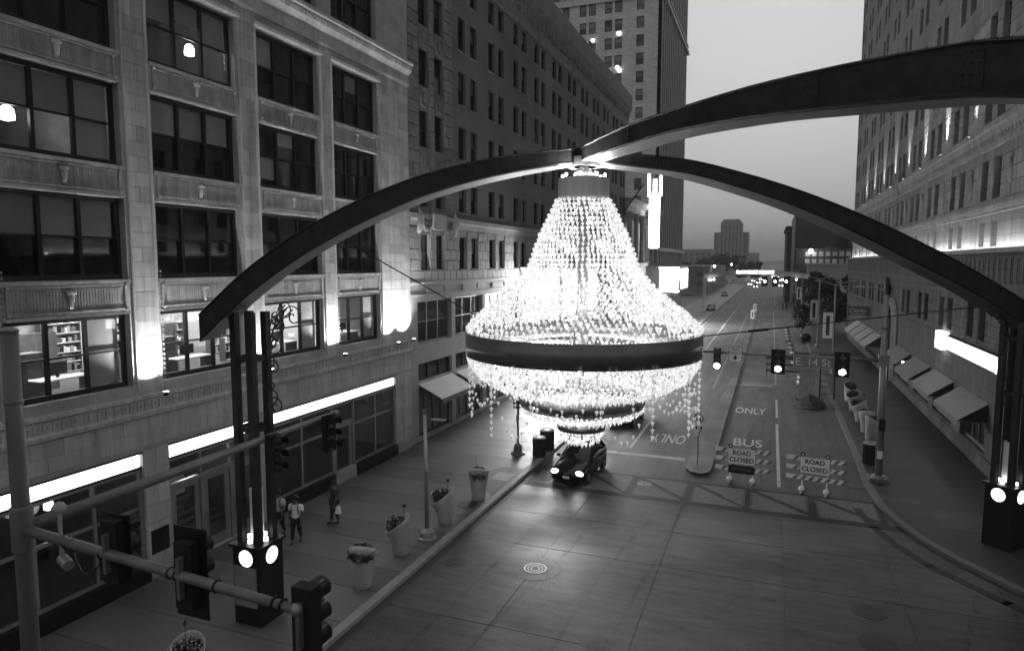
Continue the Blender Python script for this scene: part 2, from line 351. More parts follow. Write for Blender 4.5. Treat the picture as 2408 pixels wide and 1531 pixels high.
def window(parent, face, plane, uc, zb, w, h, cols=1, rows=2, pm='panedark', recess=.25, fr=.07, fm='frame', blind=None, stagger=.0):
    o = inst('window', frame_mesh(w, h, cols, rows, fr, fm), parent, P(face, plane, uc, zb, -recess), ROT[face])
    cw = (w-2*fr)/cols; rh = (h-2.3*fr)/rows
    for i in range(cols):
        for j in range(rows):
            mm = pm(i, j) if callable(pm) else pm
            y = -w/2+fr+cw*(i+.5); z = fr*1.3+rh*j
            inst('pane', slab_mesh('pane', cw-.01, rh, .012, mm), o, (-.045-stagger*(1-j), y, z), local=True)
            bl = blind(i, j) if blind else None
            if bl:
                frac, bm = bl
                inst('blind', slab_mesh('blind', cw-.06, rh*frac, .01, bm), o, (-.13, y, z+rh*(1-frac)), local=True)
    return o
def ashlar(parent, face, plane, u0, u1, z0, z1, ch, bw, ops, m, proud=.035, gap=.022, name='block', jit=0):
    i = 0; n = 0
    while z0+(i+.6)*ch < z1:
        za = z0+i*ch; zb = min(za+ch, z1)-gap; u = u0-(bw/2 if i % 2 else 0)
        while u < u1:
            iv = [(max(u, u0), min(u+bw, u1))]
            for o in ops:
                if o[2] < zb-.05 and o[3] > za+.05:
                    iv = [p for a, b in iv for p in ((a, min(b, o[0])), (max(a, o[1]), b)) if p[1]-p[0] > .12]
            for a, b in iv:
                a += gap/2; b -= gap/2
                if b-a < .12 or not seen(P(face, plane, (a+b)/2, za+ch/2)): continue
                k = ('b', round(b-a, 2), round(zb-za, 3), proud, m)
                if k not in MC:
                    W, H, c = b-a, zb-za, min(.02, proud*.6)
                    vs = [(0, -W/2, 0), (0, W/2, 0), (0, W/2, H), (0, -W/2, H), (proud, -W/2+c, c), (proud, W/2-c, c), (proud, W/2-c, H-c), (proud, -W/2+c, H-c)]
                    MC[k] = MB().add(vs, [(4, 5, 6, 7), (0, 1, 5, 4), (1, 2, 6, 5), (2, 3, 7, 6), (3, 0, 4, 7)]).mesh(name, m)
                inst(name, MC[k], parent, P(face, plane, (a+b)/2, za, R.uniform(0, jit)), ROT[face]); n += 1
            u += bw
        i += 1
    return n
def leaves(mb, c, r, n, size, rng=R, hollow=.35):
    for _ in range(n):
        while True:
            p = Vector((rng.uniform(-1, 1), rng.uniform(-1, 1), rng.uniform(-1, 1)))
            if hollow < p.length < 1: break
        q = Vector((c[0]+p.x*r[0], c[1]+p.y*r[1], c[2]+p.z*r[2])); s = size*rng.uniform(.6, 1.3)
        a = Vector((rng.gauss(0, 1), rng.gauss(0, 1), rng.gauss(0, .6))).normalized(); b = a.cross(Vector((rng.gauss(0, 1), rng.gauss(0, 1), rng.gauss(0, 1)))).normalized()
        mb.quad(q-a*s, q+b*s*.55, q+a*s, q-b*s*.55)
def spiral(c, r0, turns, start, n=26, r1=.02, cw=1):
    return [(c[0]+(r0+(r1-r0)*i/n)*math.cos(start+cw*2*PI*turns*i/n), c[1], c[2]+(r0+(r1-r0)*i/n)*math.sin(start+cw*2*PI*turns*i/n)) for i in range(n+1)]
# ================================================================== GROUND
LX, RX = -11.0, 4.55                                   # kerb lines
struct('ground', MB().box(-900, 900, -60, 4200, -1.0, -.05), 'asphaltd')
rd = struct('road', MB().box(-90, 70, -30, 1800, -.05, -.012), 'asphalt')
# travel surface east of the crossing (asphalt sheet) and cast slabs in the junction
part('road_surface', MB().quad((LX, 32.6, 0), (RX+.3, 32.6, 0), (RX+.3, 700, 0), (LX, 700, 0)), 'asphalt', rd)
xs = [LX, -7.32, -3.3, .72, 4.13, 7.15, 12, 17]; ys = [3.2, 7.5, 12.4, 17.2, 22.85, 26.02, 29.3]
for i in range(len(xs)-1):
    for j in range(len(ys)-1):
        if not any(seen((x, y, 0), 200) for x in xs[i:i+2] for y in ys[j:j+2]): continue
        g = .013
        part('slab', MB().box(xs[i]+g, xs[i+1]-g, ys[j]+g, ys[j+1]-g, -.04, R.uniform(0, .004)), 'concrete', rd)
part('joint_bed', MB().quad((LX, 3, -.009), (17, 3, -.009), (17, 29.3, -.009), (LX, 29.3, -.009)), 'asphaltd', rd)
# brick crossing: pavers laid one by one, dark bands in a truss pattern
cross = struct('crosswalk', MB().box(LX, 5.4, 29.28, 32.62, -.04, -.006), 'asphaltd')
posts = [-10.7, -8.4, -5.84, -3.2, -.65, 2.0, 4.62]
def dark(x, y):
    if y < 29.78 or y > 32.35: return True
    for i, px in enumerate(posts):
        if abs(x-px) < .18: return True
        if i+1 < len(posts):
            t = (x-px)/(posts[i+1]-px)
            if 0 <= t <= 1 and abs(y-(32.4-2.65*t)) < .17: return True
    return False
lb, db = MB(), MB(); ny = 0; y = 29.32
while y < 32.55:
    x = LX+.04+(.1 if ny % 2 else 0)
    while x < 5.25:
        (db if dark(x+.1, y+.05) else lb).box(x, x+.19, y, y+.092, -.02, R.uniform(.001, .006)); x += .2
    y += .1; ny += 1
for b in (lb, db):     # drop the bottom faces
    keep = [i for i in range(len(b.f)) if i % 6 != 0]; b.f = [b.f[i] for i in keep]; b.mi = [0]*len(keep)
part('pale_pavers', lb, 'paverl', cross, kind='stuff'); part('dark_pavers', db, 'paverd', cross, kind='stuff')
# pavements
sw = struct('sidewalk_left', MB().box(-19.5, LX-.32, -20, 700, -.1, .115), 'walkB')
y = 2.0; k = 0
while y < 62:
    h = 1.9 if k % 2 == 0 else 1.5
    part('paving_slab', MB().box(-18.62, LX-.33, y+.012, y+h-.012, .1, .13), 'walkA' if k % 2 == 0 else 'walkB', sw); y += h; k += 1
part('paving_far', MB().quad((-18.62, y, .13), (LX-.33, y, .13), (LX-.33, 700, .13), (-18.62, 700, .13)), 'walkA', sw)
part('kerb_ramp', MB().prism([(-13.3, 28.9), (-11.35, 27.0), (-11.33, 31.2), (-12.6, 31.0)], .131, .138), 'walkR', sw)
part('tactile_plate', MB().box(-12.35, -11.45, 29.1, 30.2, .139, .146), 'walkA', sw)
kl = struct('kerb_left', MB().box(LX-.3, LX-.02, -20, 2, -.1, .13), 'kerb')
y = 2
while y < 90: part('kerb_stone', MB().box(LX-.31, LX, y+.008, y+2.392, -.1, .14), 'kerb', kl); y += 2.4
part('kerb_far', MB().box(LX-.31, LX, y, 700, -.1, .14), 'kerb', kl)
part('gutter', MB().box(LX+.002, LX+.3, 2, 29.2, -.03, .0065), 'asphaltd', kl)
# right pavement with the rounded corner
edge = [(4.55, 700), (4.55, 52), (4.5, 40), (4.42, 35), (4.6, 32.2), (4.98, 30.2), (5.5, 28.6), (6.3, 27.0), (7.7, 24.9), (9.6, 22.6), (12, 20), (15, 17.6), (20, 15), (40, 8)]
poly = edge + [(60, 8), (60, 700)]
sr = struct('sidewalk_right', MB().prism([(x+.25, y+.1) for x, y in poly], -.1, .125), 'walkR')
kr = struct('kerb_right', MB().box(4.56, 4.8, 90, 700, -.1, .14), 'kerbr')
def along(pts, step):
    out = [Vector(pts[0]).to_2d()]; 
    for a, b in zip(pts, pts[1:]):
        a, b = Vector(a), Vector(b); n = max(1, int((b-a).length/step))
        out += [a+(b-a)*(i+1)/n for i in range(n)]
    return out
kp = along([(4.55, 90)] + edge[1:], 1.8)
for a, b in zip(kp, kp[1:]):
    d = (b-a).normalized(); nrm = Vector((-d.y, d.x)); 
    if nrm.x < 0 and abs(nrm.x) > .2: nrm = -nrm
    if nrm.y < 0 and abs(nrm.x) <= .2: nrm = -nrm
    a2 = a+d*.008; b2 = b-d*.008
    part('kerb_stone', MB().prism([tuple(a2), tuple(b2), tuple(b2+nrm*.3), tuple(a2+nrm*.3)], -.1, .14), 'kerbr', kr)
gp = [(Vector(e) - Vector((.85 if e[1] > 26 else .6, .7))) for e in edge[4:12]]
for (a, b) in zip(gp, gp[1:]):
    d = (b-a).normalized(); n = Vector((-d.y, d.x))*.17; L_ = (b-a).length; t = 0
    while t < L_-.1:
        p = a+d*t; j = R.uniform(-.05, .05); part('gutter_brick', MB().prism([tuple(p+n*(1+j)), tuple(p+d*.3+n*(1+j)), tuple(p+d*.3-n*(1-j)), tuple(p-n*(1-j))], -.02, .0085), 'paverd', kr); t += .32
for (x, y, a, b) in ((5.6, 33.0, 1.6, .9), (8.2, 31, 3.2, 2.2)):
    part('paving_slab', MB().box(x-a/2, x+a/2, y-b/2, y+b/2, .1, .132), 'walkP', sr)
y = 24
while y < 108:
    for x in (5.0, 7.4): part('paving_slab', MB().box(x+.02 if y > 34 else x+5, x+2.36 if y > 34 else x+7.3, y+.02, y+2.36, .1, .1285 + R.uniform(0, .003)), 'walkR', sr)
    y += 2.4
# median
md = struct('median', MB().prism([(-3.75, 34.4), (-3.45, 33.8), (-2.95, 33.6), (-2.6, 33.95), (-2.5, 34.6), (-2.45, 150), (-2.9, 150), (-3.1, 60), (-3.7, 44)], -.02, .14), 'concrete')
part('median_top', MB().prism([(-3.55, 34.6), (-3.2, 34.05), (-2.85, 34.0), (-2.7, 34.6), (-2.6, 150), (-2.75, 150), (-2.95, 60), (-3.5, 44)], .1, .146), 'concrete', md)
part('gutter', MB().quad((-2.44, 34.5, .006), (-2.14, 34.5, .006), (-2.14, 300, .006), (-2.44, 300, .006)), 'asphaltd', md)
# painted markings
mk = struct('road_markings', MB().box(.58, .74, 33.3, 46.5, .001, .006), 'paint')
def mark(x0, x1, y0, y1, m='paint'): part('painted_line', MB().quad((x0, y0, .007), (x1, y0, .007), (x1, y1, .007), (x0, y1, .007)), m, mk)
for a, b in ((48.5, 55), (62, 156)): mark(.6, .74, a, b, 'paint' if a < 60 else 'paintw')
mark(-8.7, -4.0, 36.0, 36.5); mark(-7.28, -7.12, 37.5, 46); mark(-7.28, -7.12, 58, 156); mark(-10.65, -10.5, 100, 150, 'paintw')
mark(-7.3, -7.15, 160, 240, 'paintw'); mark(-4.3, -4.2, 58, 145, 'paintw'); mark(-2.0, 4.2, 155.6, 156.1, 'paintw'); mark(-2.3, 4.2, 147, 147.5, 'paintw'); mark(-7.2, -2.9, 156, 156.4, 'paintw')
mark(-7.2, -3, 148, 148.4, 'paintw'); mark(1, 1.15, 175, 260, 'paintw'); mark(-3.2, .4, 60.6, 61.1, 'paintw')
for nm, body, x, y, r, sx, sz in (('lane_word', 'BUS', -.98, 40.9, 0, 1.6, 1.75), ('lane_word', 'ONLY', -1.08, 50.0, 0, 2.05, 2.1), ('lane_word', 'ONLY', -5.42, 40.4, PI, 2.0, 2.1), ('lane_word', 'BUS', -5.42, 49.1, PI, 1.65, 2.4)):
    o = text(nm, body, 1, 'paint', mk, (x, y, .008), (0, 0, r), ext=.0004, bold=.012); d_ = o.dimensions; o.scale = (sx/d_.x, sz/d_.y, 1)
part('asphalt_patch', MB().quad((-2.1, 61.2, .0055), (4.2, 61.2, .0055), (4.2, 70, .0055), (-2.1, 70, .0055)), 'concrete', rd)
part('asphalt_patch', MB().quad((-10.9, 46, .0045), (-7.4, 46, .0045), (-7.4, 58, .0045), (-10.9, 58, .0045)), 'concrete', rd)
part('asphalt_patch', MB().quad((-10.9, 138, .0045), (4.4, 138, .0045), (4.4, 145, .0045), (-10.9, 145, .0045)), 'asphaltd', rd)
# tar sealed cracks and tyre scuffs wander over the slabs
rk = random.Random(31)
def crack(x, y, a, n, st, w_=.012, m='asphaltd', wob=.35):
    pts = [(x, y)]
    for _ in range(n): a += rk.gauss(0, wob); x += st*math.cos(a); y += st*math.sin(a); pts.append((x, y))
    b = MB()
    for (x0, y0), (x1, y1) in zip(pts, pts[1:]):
        d = Vector((x1-x0, y1-y0)).normalized()*w_; b.quad((x0-d.y, y0+d.x, .0078), (x0+d.y, y0-d.x, .0078), (x1+d.y, y1-d.x, .0078), (x1-d.y, y1+d.x, .0078))
    part('crack', b, m, rd)
for x, y, a, n in ((-9.8, 14, .4, 12), (-6.4, 19.5, 2.6, 14), (-2.2, 24, .2, 16), (-1.5, 19.8, 1.2, 12), (2.2, 25.5, -.6, 12), (-8.6, 25.2, .3, 10), (5.2, 24, 1.9, 8), (-5, 27.6, -.2, 12), (1.6, 16, .9, 10), (-3.9, 40, 1.5, 30), (1.7, 37, 1.6, 40), (-9.4, 47, 1.4, 30)): crack(x, y, a, n, .28)
for x, y, a in ((-9.2, 10, 1.5), (-7.9, 9, 1.5), (-5.3, 12, 1.55), (-4.1, 12, 1.55), (2.6, 13, 1.2), (-1.2, 33, 1.57), (-.1, 33, 1.57), (-8.9, 33, 1.57), (-7.5, 33, 1.57)): crack(x, y, a, 40, .45, .09, 'scuff', .012)
# manholes
def manhole(x, y, r, label, ring=0, coll=0, z=.008, m='iron_mh'):
    t = thing('manhole_cover', label, 'manhole', (x, y, 0))
    if coll:
        part('collar', MB().lathe([(coll, -.01), (coll, z-.003), (coll-.03, z-.0025)], (x, y), 40), 'concrete', t)
        part('collar_joint', MB().lathe([(coll+.045, -.01), (coll+.045, z-.005)], (x, y), 40), 'asphaltd', t)
    part('lid', MB().lathe([(r, -.01), (r, z), (r*.96, z+.004)], (x, y), 30), m, t)
    if ring:
        b = MB(); b.loft([[(x+q*math.cos(a), y+q*math.sin(a), zz) for q, zz in ((r*.8, z), (r*.8, z+.012), (r*.97, z+.012), (r*.97, z))] for a in [2*PI*i/36 for i in range(37)]], cap=False)
        part('ring', b, 'mhring', t)
    for q in (.35, .6):
        part('rib', MB().loft([[(x+(r*q+d)*math.cos(a), y+(r*q+d)*math.sin(a), zz) for d, zz in ((-.02, z), (-.02, z+.008), (.02, z+.008), (.02, z))] for a in [2*PI*i/24 for i in range(25)]], cap=False), 'mhring' if ring else m, t)
manhole(-7.27, 21.12, .42, 'round manhole with bright worn ring in the junction slabs', 1, .86)
manhole(-10.05, 20.6, .42, 'dull manhole beside the pavement kerb, in a rounded concrete collar', 0, .84)
manhole(-4.2, 17.35, .3, 'small dark manhole with a square plate at the bottom of the frame', 0, .36)
manhole(-5.33, 31.4, .34, 'pale ringed manhole in the brick crosswalk', 1)
manhole(3.11, 22.06, .5, 'dark patched manhole on the right of the junction, farther of two', m='walkR')
manhole(3.11, 20.2, .5, 'dark patched manhole on the right of the junction, nearer of two', m='walkR')
manhole(6.1, 26.3, .4, 'faint manhole with double collar near the right kerb', 0, .75)
manhole(-11.9, 25.6, .45, 'dark cover in the pavement below the tilted planter', 0, 0, .14)
g = thing('drain_grate', 'dark slotted drain grate at the right kerb beside the barricade', 'drain', (4.05, 34.6, 0))
part('frame', MB().box(3.6, 4.5, 34.3, 34.9, -.01, .01), 'iron_mh', g)
for i in range(8): part('bar', MB().box(3.66+i*.1, 3.71+i*.1, 34.33, 34.87, .009, .02), 'black', g)

# ================================================================== BUILDING A (terracotta, left foreground)
XA = -18.7
A = thing('office_building', 'pale terracotta office building with wide triple windows and lit shopfronts', 'building', (XA, 21, 0))
BAYS = [(11.52, 15.28), (16.4, 20.16), (21.3, 25.05), (26.1, 29.76)]
ROWS = [(6.62, 8.92), (10.0, 12.48), (13.46, 15.92), (16.88, 19.42), (21.45, 24.1)]
ops = [(a, b, c, d) for a, b in BAYS for c, d in ROWS]
SHOP = [(9.9, 15.46, .7, 4.46), (16.48, 20.75, .13, 4.46), (21.4, 31.1, .7, 4.46)]
b = MB(); wall(b, 'L', XA, 9.5, 32.85, .1, 27, ops+SHOP, .3)
b.box(-40, XA-7, 9.5, 32.85, .1, 27); b.quad((XA, 32.85, .1), (XA, 32.85, 27), (-40, 32.85, 27), (-40, 32.85, .1)); b.quad((XA, 9.5, .1), (XA, 9.5, 27), (-40, 9.5, 27), (-40, 9.5, .1)); b.quad((XA, 9.5, 27), (XA, 32.85, 27), (-40, 32.85, 27), (-40, 9.5, 27))
part('wall', b, 'terra_w', A)
for a, bb in [(9.5, 11.5), (15.3, 16.38), (20.18, 21.28), (25.07, 26.08), (29.78, 32.85)]:
    ashlar(A, 'L', XA, a+.02, bb-.02, 6.3, 20.4, .47, 1.03 if bb-a < 1.3 else 1.0, [], 'terra', .014, .006)
ashlar(A, 'L', XA, 9.6, 32.8, 4.62, 5.55, .465, .95, [], 'limestone', .016, .009)
ashlar(A, 'L', XA, 15.5, 16.44, .75, 4.5, .62, .94, [], 'limestone', .016, .009)
ashlar(A, 'L', XA, 31.15, 32.8, .75, 4.5, .62, 1.7, [], 'limestone', .016, .009)
def run(name, m, face, plane, u0, u1, prof, parent):    # a moulding: profile (w, z) swept along u
    b = MB(); b.loft([[P(face, plane, u, z, w_) for w_, z in prof] for u in (u0, u1)]); return part(name, b, m, parent)
run('belt_course', 'terra', 'L', XA, 9.5, 32.85, [(-.05, 5.6), (.12, 5.6), (.14, 5.72), (.1, 5.78), (.1, 6.12), (.2, 6.18), (.2, 6.3), (-.05, 6.3)], A)
b = MB(); u = 9.6
while u < 32.8: b.box(XA+.1, XA+.135, u, u+.1, 5.82, 6.08); b.box(XA+.1, XA+.125, u+.13, u+.2, 5.9, 6.0); u += .27
part('belt_carving', b, 'terra', A, kind='stuff')
run('cornice', 'terra', 'L', XA, 9.5, 32.85, [(-.05, 19.95), (.07, 19.95), (.1, 20.08), (.06, 20.12), (.06, 20.5), (.14, 20.6), (.28, 20.75), (.3, 21.0), (.38, 21.05), (.38, 21.18), (-.05, 21.18)], A)
b = MB(); u = 9.6
while u < 32.8: b.sph((XA+.28, u, 20.87), .06, .07, .09, 6, 4); u += .21
part('cornice_beads', b, 'terra', A, kind='stuff')
# spandrel panels with cartouche and corner bosses
cart = MB()
cart.loft([[(.06+.05*math.sin(PI*t)*(1 if 2 < j < 9 else .4), (.16-.09*t)*math.cos(2*PI*j/12), .28-.56*t+.05*math.sin(2*PI*j/12)) for j in range(12)] for t in (0, .15, .3, .55, .8, 1)])
cart.sph((.1, 0, .22), .08, .2, .08); cart.sph((.1, 0, 0), .07, .11, .2); cme = cart.mesh('cartouche', 'terra', smooth=True)
boss = MB().sph((.03, 0, 0), .05).mesh('boss', 'terra', smooth=True)
for a, bb in BAYS:
    for (c, d), (c2, d2) in zip(ROWS, ROWS[1:4]):
        z0, z1 = d+.12, c2-.14; pn = MB()
        fbox(pn, 'L', XA, a+.1, bb-.1, z0, z0+.07, 0, .05); fbox(pn, 'L', XA, a+.1, bb-.1, z1-.07, z1, 0, .05); fbox(pn, 'L', XA, a+.1, a+.17, z0+.07, z1-.07, 0, .05); fbox(pn, 'L', XA, bb-.17, bb-.1, z0+.07, z1-.07, 0, .05)
        u = a+.3
        while u < bb-.3: fbox(pn, 'L', XA, u, u+.03, z0+.13, z1-.13, 0, .018); u += .09
        fbox(pn, 'L', XA, a+.2, bb-.2, z0+.1, z1-.1, 0, .008)
        pp = part('spandrel_panel', pn, 'terra_d', A)
        inst('cartouche', cme, A, (XA, (a+bb)/2, (z0+z1)/2), scale=(.45, .85, .9))
        for uu in (a+.14, bb-.14):
            for zz in (z0+.04, z1-.04): inst('boss', boss, A, (XA+.04, uu, zz))
        run('window_sill', 'terra', 'L', XA, a-.04, bb+.04, [(-.02, c2-.12), (.09, c2-.12), (.09, c2-.02), (-.02, c2)], A)
        run('window_head', 'terra', 'L', XA, a, bb, [(-.02, d+.01), (.06, d+.01), (.04, d+.1), (-.02, d+.1)], A)
    run('window_head', 'terra', 'L', XA, a-.2, bb+.2, [(-.02, 19.45), (.12, 19.5), (.14, 19.62), (-.02, 19.62)], A)
    for uu in (a-.13, bb+.13):
        part('rope_moulding', MB().tube([(XA+.03, uu, 6.35), (XA+.03, uu, 19.5)], .055, 8), 'terra', A)
        st = MB(); zz = 6.4
        while zz < 10.4: st.sph((XA+.05, uu + (.16 if uu < a else -.0), zz), .03, .03, .045, 6, 4); zz += .16
        part('stud_row', st, 'terra_d', A, kind='stuff')
for i, (a, bb) in enumerate(BAYS):
    for j, (c, d) in enumerate(ROWS):
        def bl(ci, rj, i=i, j=j):
            if j == 0: return (1, 'blindlit') if (ci == 2 and i in (0, 2, 3)) else None
            if j == 1: return (.98, 'blind') if (rj == 1 and i == 0) else None
            if j == 2 and i in (0, 1): return (1, 'blind') if rj == 1 else ((1, 'blind') if (i == 0 and ci == 2) else None)
            if j == 3 and i == 2: return (1, 'blind') if ci == 0 and rj == 1 else None
            return (R.uniform(.4, 1), 'blind') if R.random() < (.38 if rj == 1 else .06) else None
        window(A, 'L', XA, (a+bb)/2, c, bb-a, d-c, 3, 2, 'pane', .28, .12, 'frame', bl, .05)
# storeys inside
fl = MB()
for z in (9.3, 12.85, 16.3, 19.85): fl.box(XA-6.9, XA-.42, 9.6, 32.7, z, z+.3)
part('floor_slab', fl, 'room', A)
iw = MB()
for z0, z1 in ((9.6, 12.85), (13.15, 16.3), (16.6, 19.85), (20.15, 26)):
    iw.box(XA-6.9, XA-6.8, 9.6, 32.7, z0, z1)
    for u in (15.84, 20.73, 25.57): iw.box(XA-6.8, XA-.45, u-.08, u+.08, z0, z1)
part('inner_wall', iw, 'room', A)
ow = MB(); ow.box(XA-6.9, XA-6.7, 9.6, 32.7, 6.3, 9.3); ow.box(XA-6.7, XA-.42, 9.6, 32.7, 9.2, 9.29); ow.box(XA-3.0, XA-.42, 25.5, 25.64, 6.3, 9.2)
ow.box(XA-.75, XA-.40, 9.6, 32.7, 6.3, 6.64); ow.box(XA-4.5, XA-4.1, 13.1, 13.5, 6.3, 9.2); ow.box(XA-4.5, XA-4.1, 18.6, 19, 6.3, 9.2); ow.box(XA-6.7, XA-6.4, 9.6, 32.7, 6.3, 6.6)
part('office_lining', ow, 'roomw', A); part('office_floor', MB().box(XA-6.7, XA-.76, 9.6, 32.7, 6.2, 6.3), 'roomf', A)
BN = ['first lit bay at the left edge', 'second lit bay', 'third lit bay', 'fourth lit bay by the corner pier']
for i, (a, bb) in enumerate(BAYS):
    for k, dx in enumerate((2.0, 4.8)):
        t = thing('ceiling_light', 'long fluorescent ceiling light, %s row, in the %s' % (('window side', 'back wall')[k], BN[i]), 'light', (XA-dx, (a+bb)/2, 9.15), group='office ceiling lights')
        part('tray', MB().box(XA-dx-.2, XA-dx+.2, a+.3, bb-.3, 9.1, 9.19), 'roomw', t); part('tube', MB().box(XA-dx-.13, XA-dx+.13, a+.4, bb-.4, 9.06, 9.1), 'ceil', t)
    for k, (du, dx, ww, hh, dd) in enumerate(((.5, 1.3, .9, 1.35, .5), (1.5, 1.9, .8, 1.5, .55), (2.4, 3.6, 1.5, 1.9, .45))):
        u = a+du; x = XA-dx; t = thing('filing_cabinet', '%s in the %s' % (('grey filing cabinet near the glass', 'taller grey cabinet with binders beside', 'dark wide bookcase at the back')[k], BN[i]), 'cabinet', (x, u, 6.3), group='office cabinets')
        part('carcass', MB().box(x-dd, x, u, u+ww, 6.3, 6.3+hh), 'cab', t)
        for q in range(4): part('drawer', MB().box(x+.002, x+.02, u+.03, u+ww-.03, 6.34+q*hh/4, 6.3+(q+1)*hh/4-.03), 'roomf' if k == 2 else 'cab', t)
    u = a+1.6; x = XA-1.1
    t = thing('desk', 'white topped desk in the %s' % BN[i], 'desk', (x, u, 6.3), group='office desks')
    part('top', MB().box(x-.7, x, u, u+1.7, 7.0, 7.04), 'roomw', t)
    for q in (u+.02, u+1.64): part('leg', MB().box(x-.65, x-.05, q, q+.04, 6.3, 7.0), 'cab', t)
    t = thing('monitor', 'black desktop monitor on the desk in the %s' % BN[i], 'monitor', (x-.4, u+.8, 7.04), group='office monitors')
    part('screen', MB().box(x-.42, x-.38, u+.5, u+1.1, 7.14, 7.5), 'black', t); part('stand', MB().box(x-.44, x-.36, u+.77, u+.83, 7.04, 7.14), 'black', t)
    t = thing('notice_board', 'dark notice board on the back wall of the %s' % BN[i], 'board', (XA-6.68, a+1.2, 7.6), group='office boards')
    part('panel', MB().box(XA-6.69, XA-6.64, a+.6, a+1.9, 7.4, 8.4), 'cab', t); part('frame', MB().box(XA-6.64, XA-6.62, a+.7, a+1.2, 7.5, 8.2), 'roomf', t)
rb = random.Random(17)
for i, (a, bb) in enumerate(BAYS):
    for k, (u0, x0) in enumerate(((a+.3, XA-6.3), (a+2.3, XA-5.2), (a+.9, XA-3.0))):
        t = thing('shelf_unit', '%s open shelving with binders in the %s' % (('back wall', 'mid room', 'window side low')[k], BN[i]), 'shelf', (x0, u0, 6.3), group='office shelving'); hh = (2.1, 1.7, 1.0)[k]
        part('upright', MB().box(x0-.3, x0, u0, u0+.03, 6.3, 6.3+hh), 'cab', t); part('upright', MB().box(x0-.3, x0, u0+1.5, u0+1.53, 6.3, 6.3+hh), 'cab', t); part('back', MB().box(x0-.31, x0-.3, u0, u0+1.53, 6.3, 6.3+hh), 'roomf', t); z = 6.35
        while z < 6.2+hh:
            part('shelf', MB().box(x0-.3, x0, u0+.03, u0+1.5, z, z+.03), 'roomw', t); u = u0+.05
            while u < u0+1.35:
                w_ = rb.uniform(.06, .2); part('binder', MB().box(x0-.24, x0-rb.uniform(.01, .06), u, u+w_*.92, z+.03, z+rb.uniform(.18, .31)), rb.choice(('roomw', 'cab', 'black', 'roomf', 'shirtg')), t); u += w_ + (.12 if rb.random() < .15 else 0)
            z += .37
def pendant(x, y, zt, drop, r, label):
    t = thing('pendant_lamp', label, 'lamp', (x, y, zt), group='hanging lamps inside')
    part('cord', MB().tube([(x, y, zt), (x, y, zt-drop)], .012, 5), 'black', t); part('cap', MB().lathe([(.03, zt-drop), (.06, zt-drop-.1)], (x, y), 10), 'black', t)
    part('globe', MB().lathe([(r*.45, zt-drop-.1), (r*.85, zt-drop-.18), (r, zt-drop-.36), (r*.95, zt-drop-.46), (r*.3, zt-drop-.5)], (x, y), 16), 'pend', t, True)
pendant(-19.6, 18.94, 19.8, 1.48, .17, 'bell shaped lamp glowing in the upper window of the second bay')
pendant(-19.6, 12.57, 16.28, 1.42, .19, 'bell shaped lamp glowing in the leftmost window below the top row')
pendant(-20.2, 16.0, 19.8, 1.4, .13, 'small lamp glowing behind the top left window')
pendant(-20.2, 13.39, 4.3, .75, .13, 'small bell lamp hanging in the left shop window')
light('POINT', 'room_lamp', (-21.5, 14.0, 15.2), 160, A, size=.4); light('POINT', 'room_lamp', (-21, 18, 18.6), 90, A, size=.3)
# shopfronts
for k, (a, bb, c, d) in enumerate(SHOP):
    t = thing('light_strip', ['bright light strip over the left shop window', 'bright light strip over the glass entrance', 'long bright light strip over the right shop window'][k], 'light', (XA, (a+bb)/2, 4.2), group='light strips over the shopfronts')
    
    n_ = max(2, int((bb-a)/1.45)); bx = None
    for q in range(n_): part('diffuser', MB().box(XA-.2, XA-.08, a+.06+(bb-a-.12)*q/n_+.008, a+.06+(bb-a-.12)*(q+1)/n_-.008, 3.97, 4.4), 'strip', t)
    hs = MB(); fbox(hs, 'L', XA, a, bb, 4.4, 4.46, -.3, .02); fbox(hs, 'L', XA, a, bb, 3.9, 3.965, -.3, -.05); part('housing', hs, 'black', t)
def shopfront(name_u, a, bb, z0, z1, mull, trans):
    f = MB(); fbox(f, 'L', XA, a, bb, z0, z0+.1, -.2, -.08); fbox(f, 'L', XA, a, bb, z1-.1, z1, -.2, -.08)
    es = [a]+mull+[bb]
    for u in es: fbox(f, 'L', XA, u-.05, u+.05, z0+.1, z1-.1, -.2, -.085)
    if trans: fbox(f, 'L', XA, a+.05, bb-.05, trans-.05, trans+.05, -.19, -.09)
    o = part('shop_window', f, 'frameg', A)
    for u, v in zip(es, es[1:]):
        for za, zb in (((z0+.1, trans-.05), (trans+.05, z1-.1)) if trans else ((z0+.1, z1-.1),)):
            part('pane', MB().box(XA-.15, XA-.138, u+.05, v-.05, za, zb), 'shopglass', o)
    return o
shopfront('s', 9.95, 15.4, .7, 3.9, [12.0, 13.8], 2.6)
shopfront('s', 21.45, 25.6, .7, 3.9, [23.4], 2.7); shopfront('s', 27.3, 31.05, .7, 3.9, [29.2], 2.7)
e = MB()
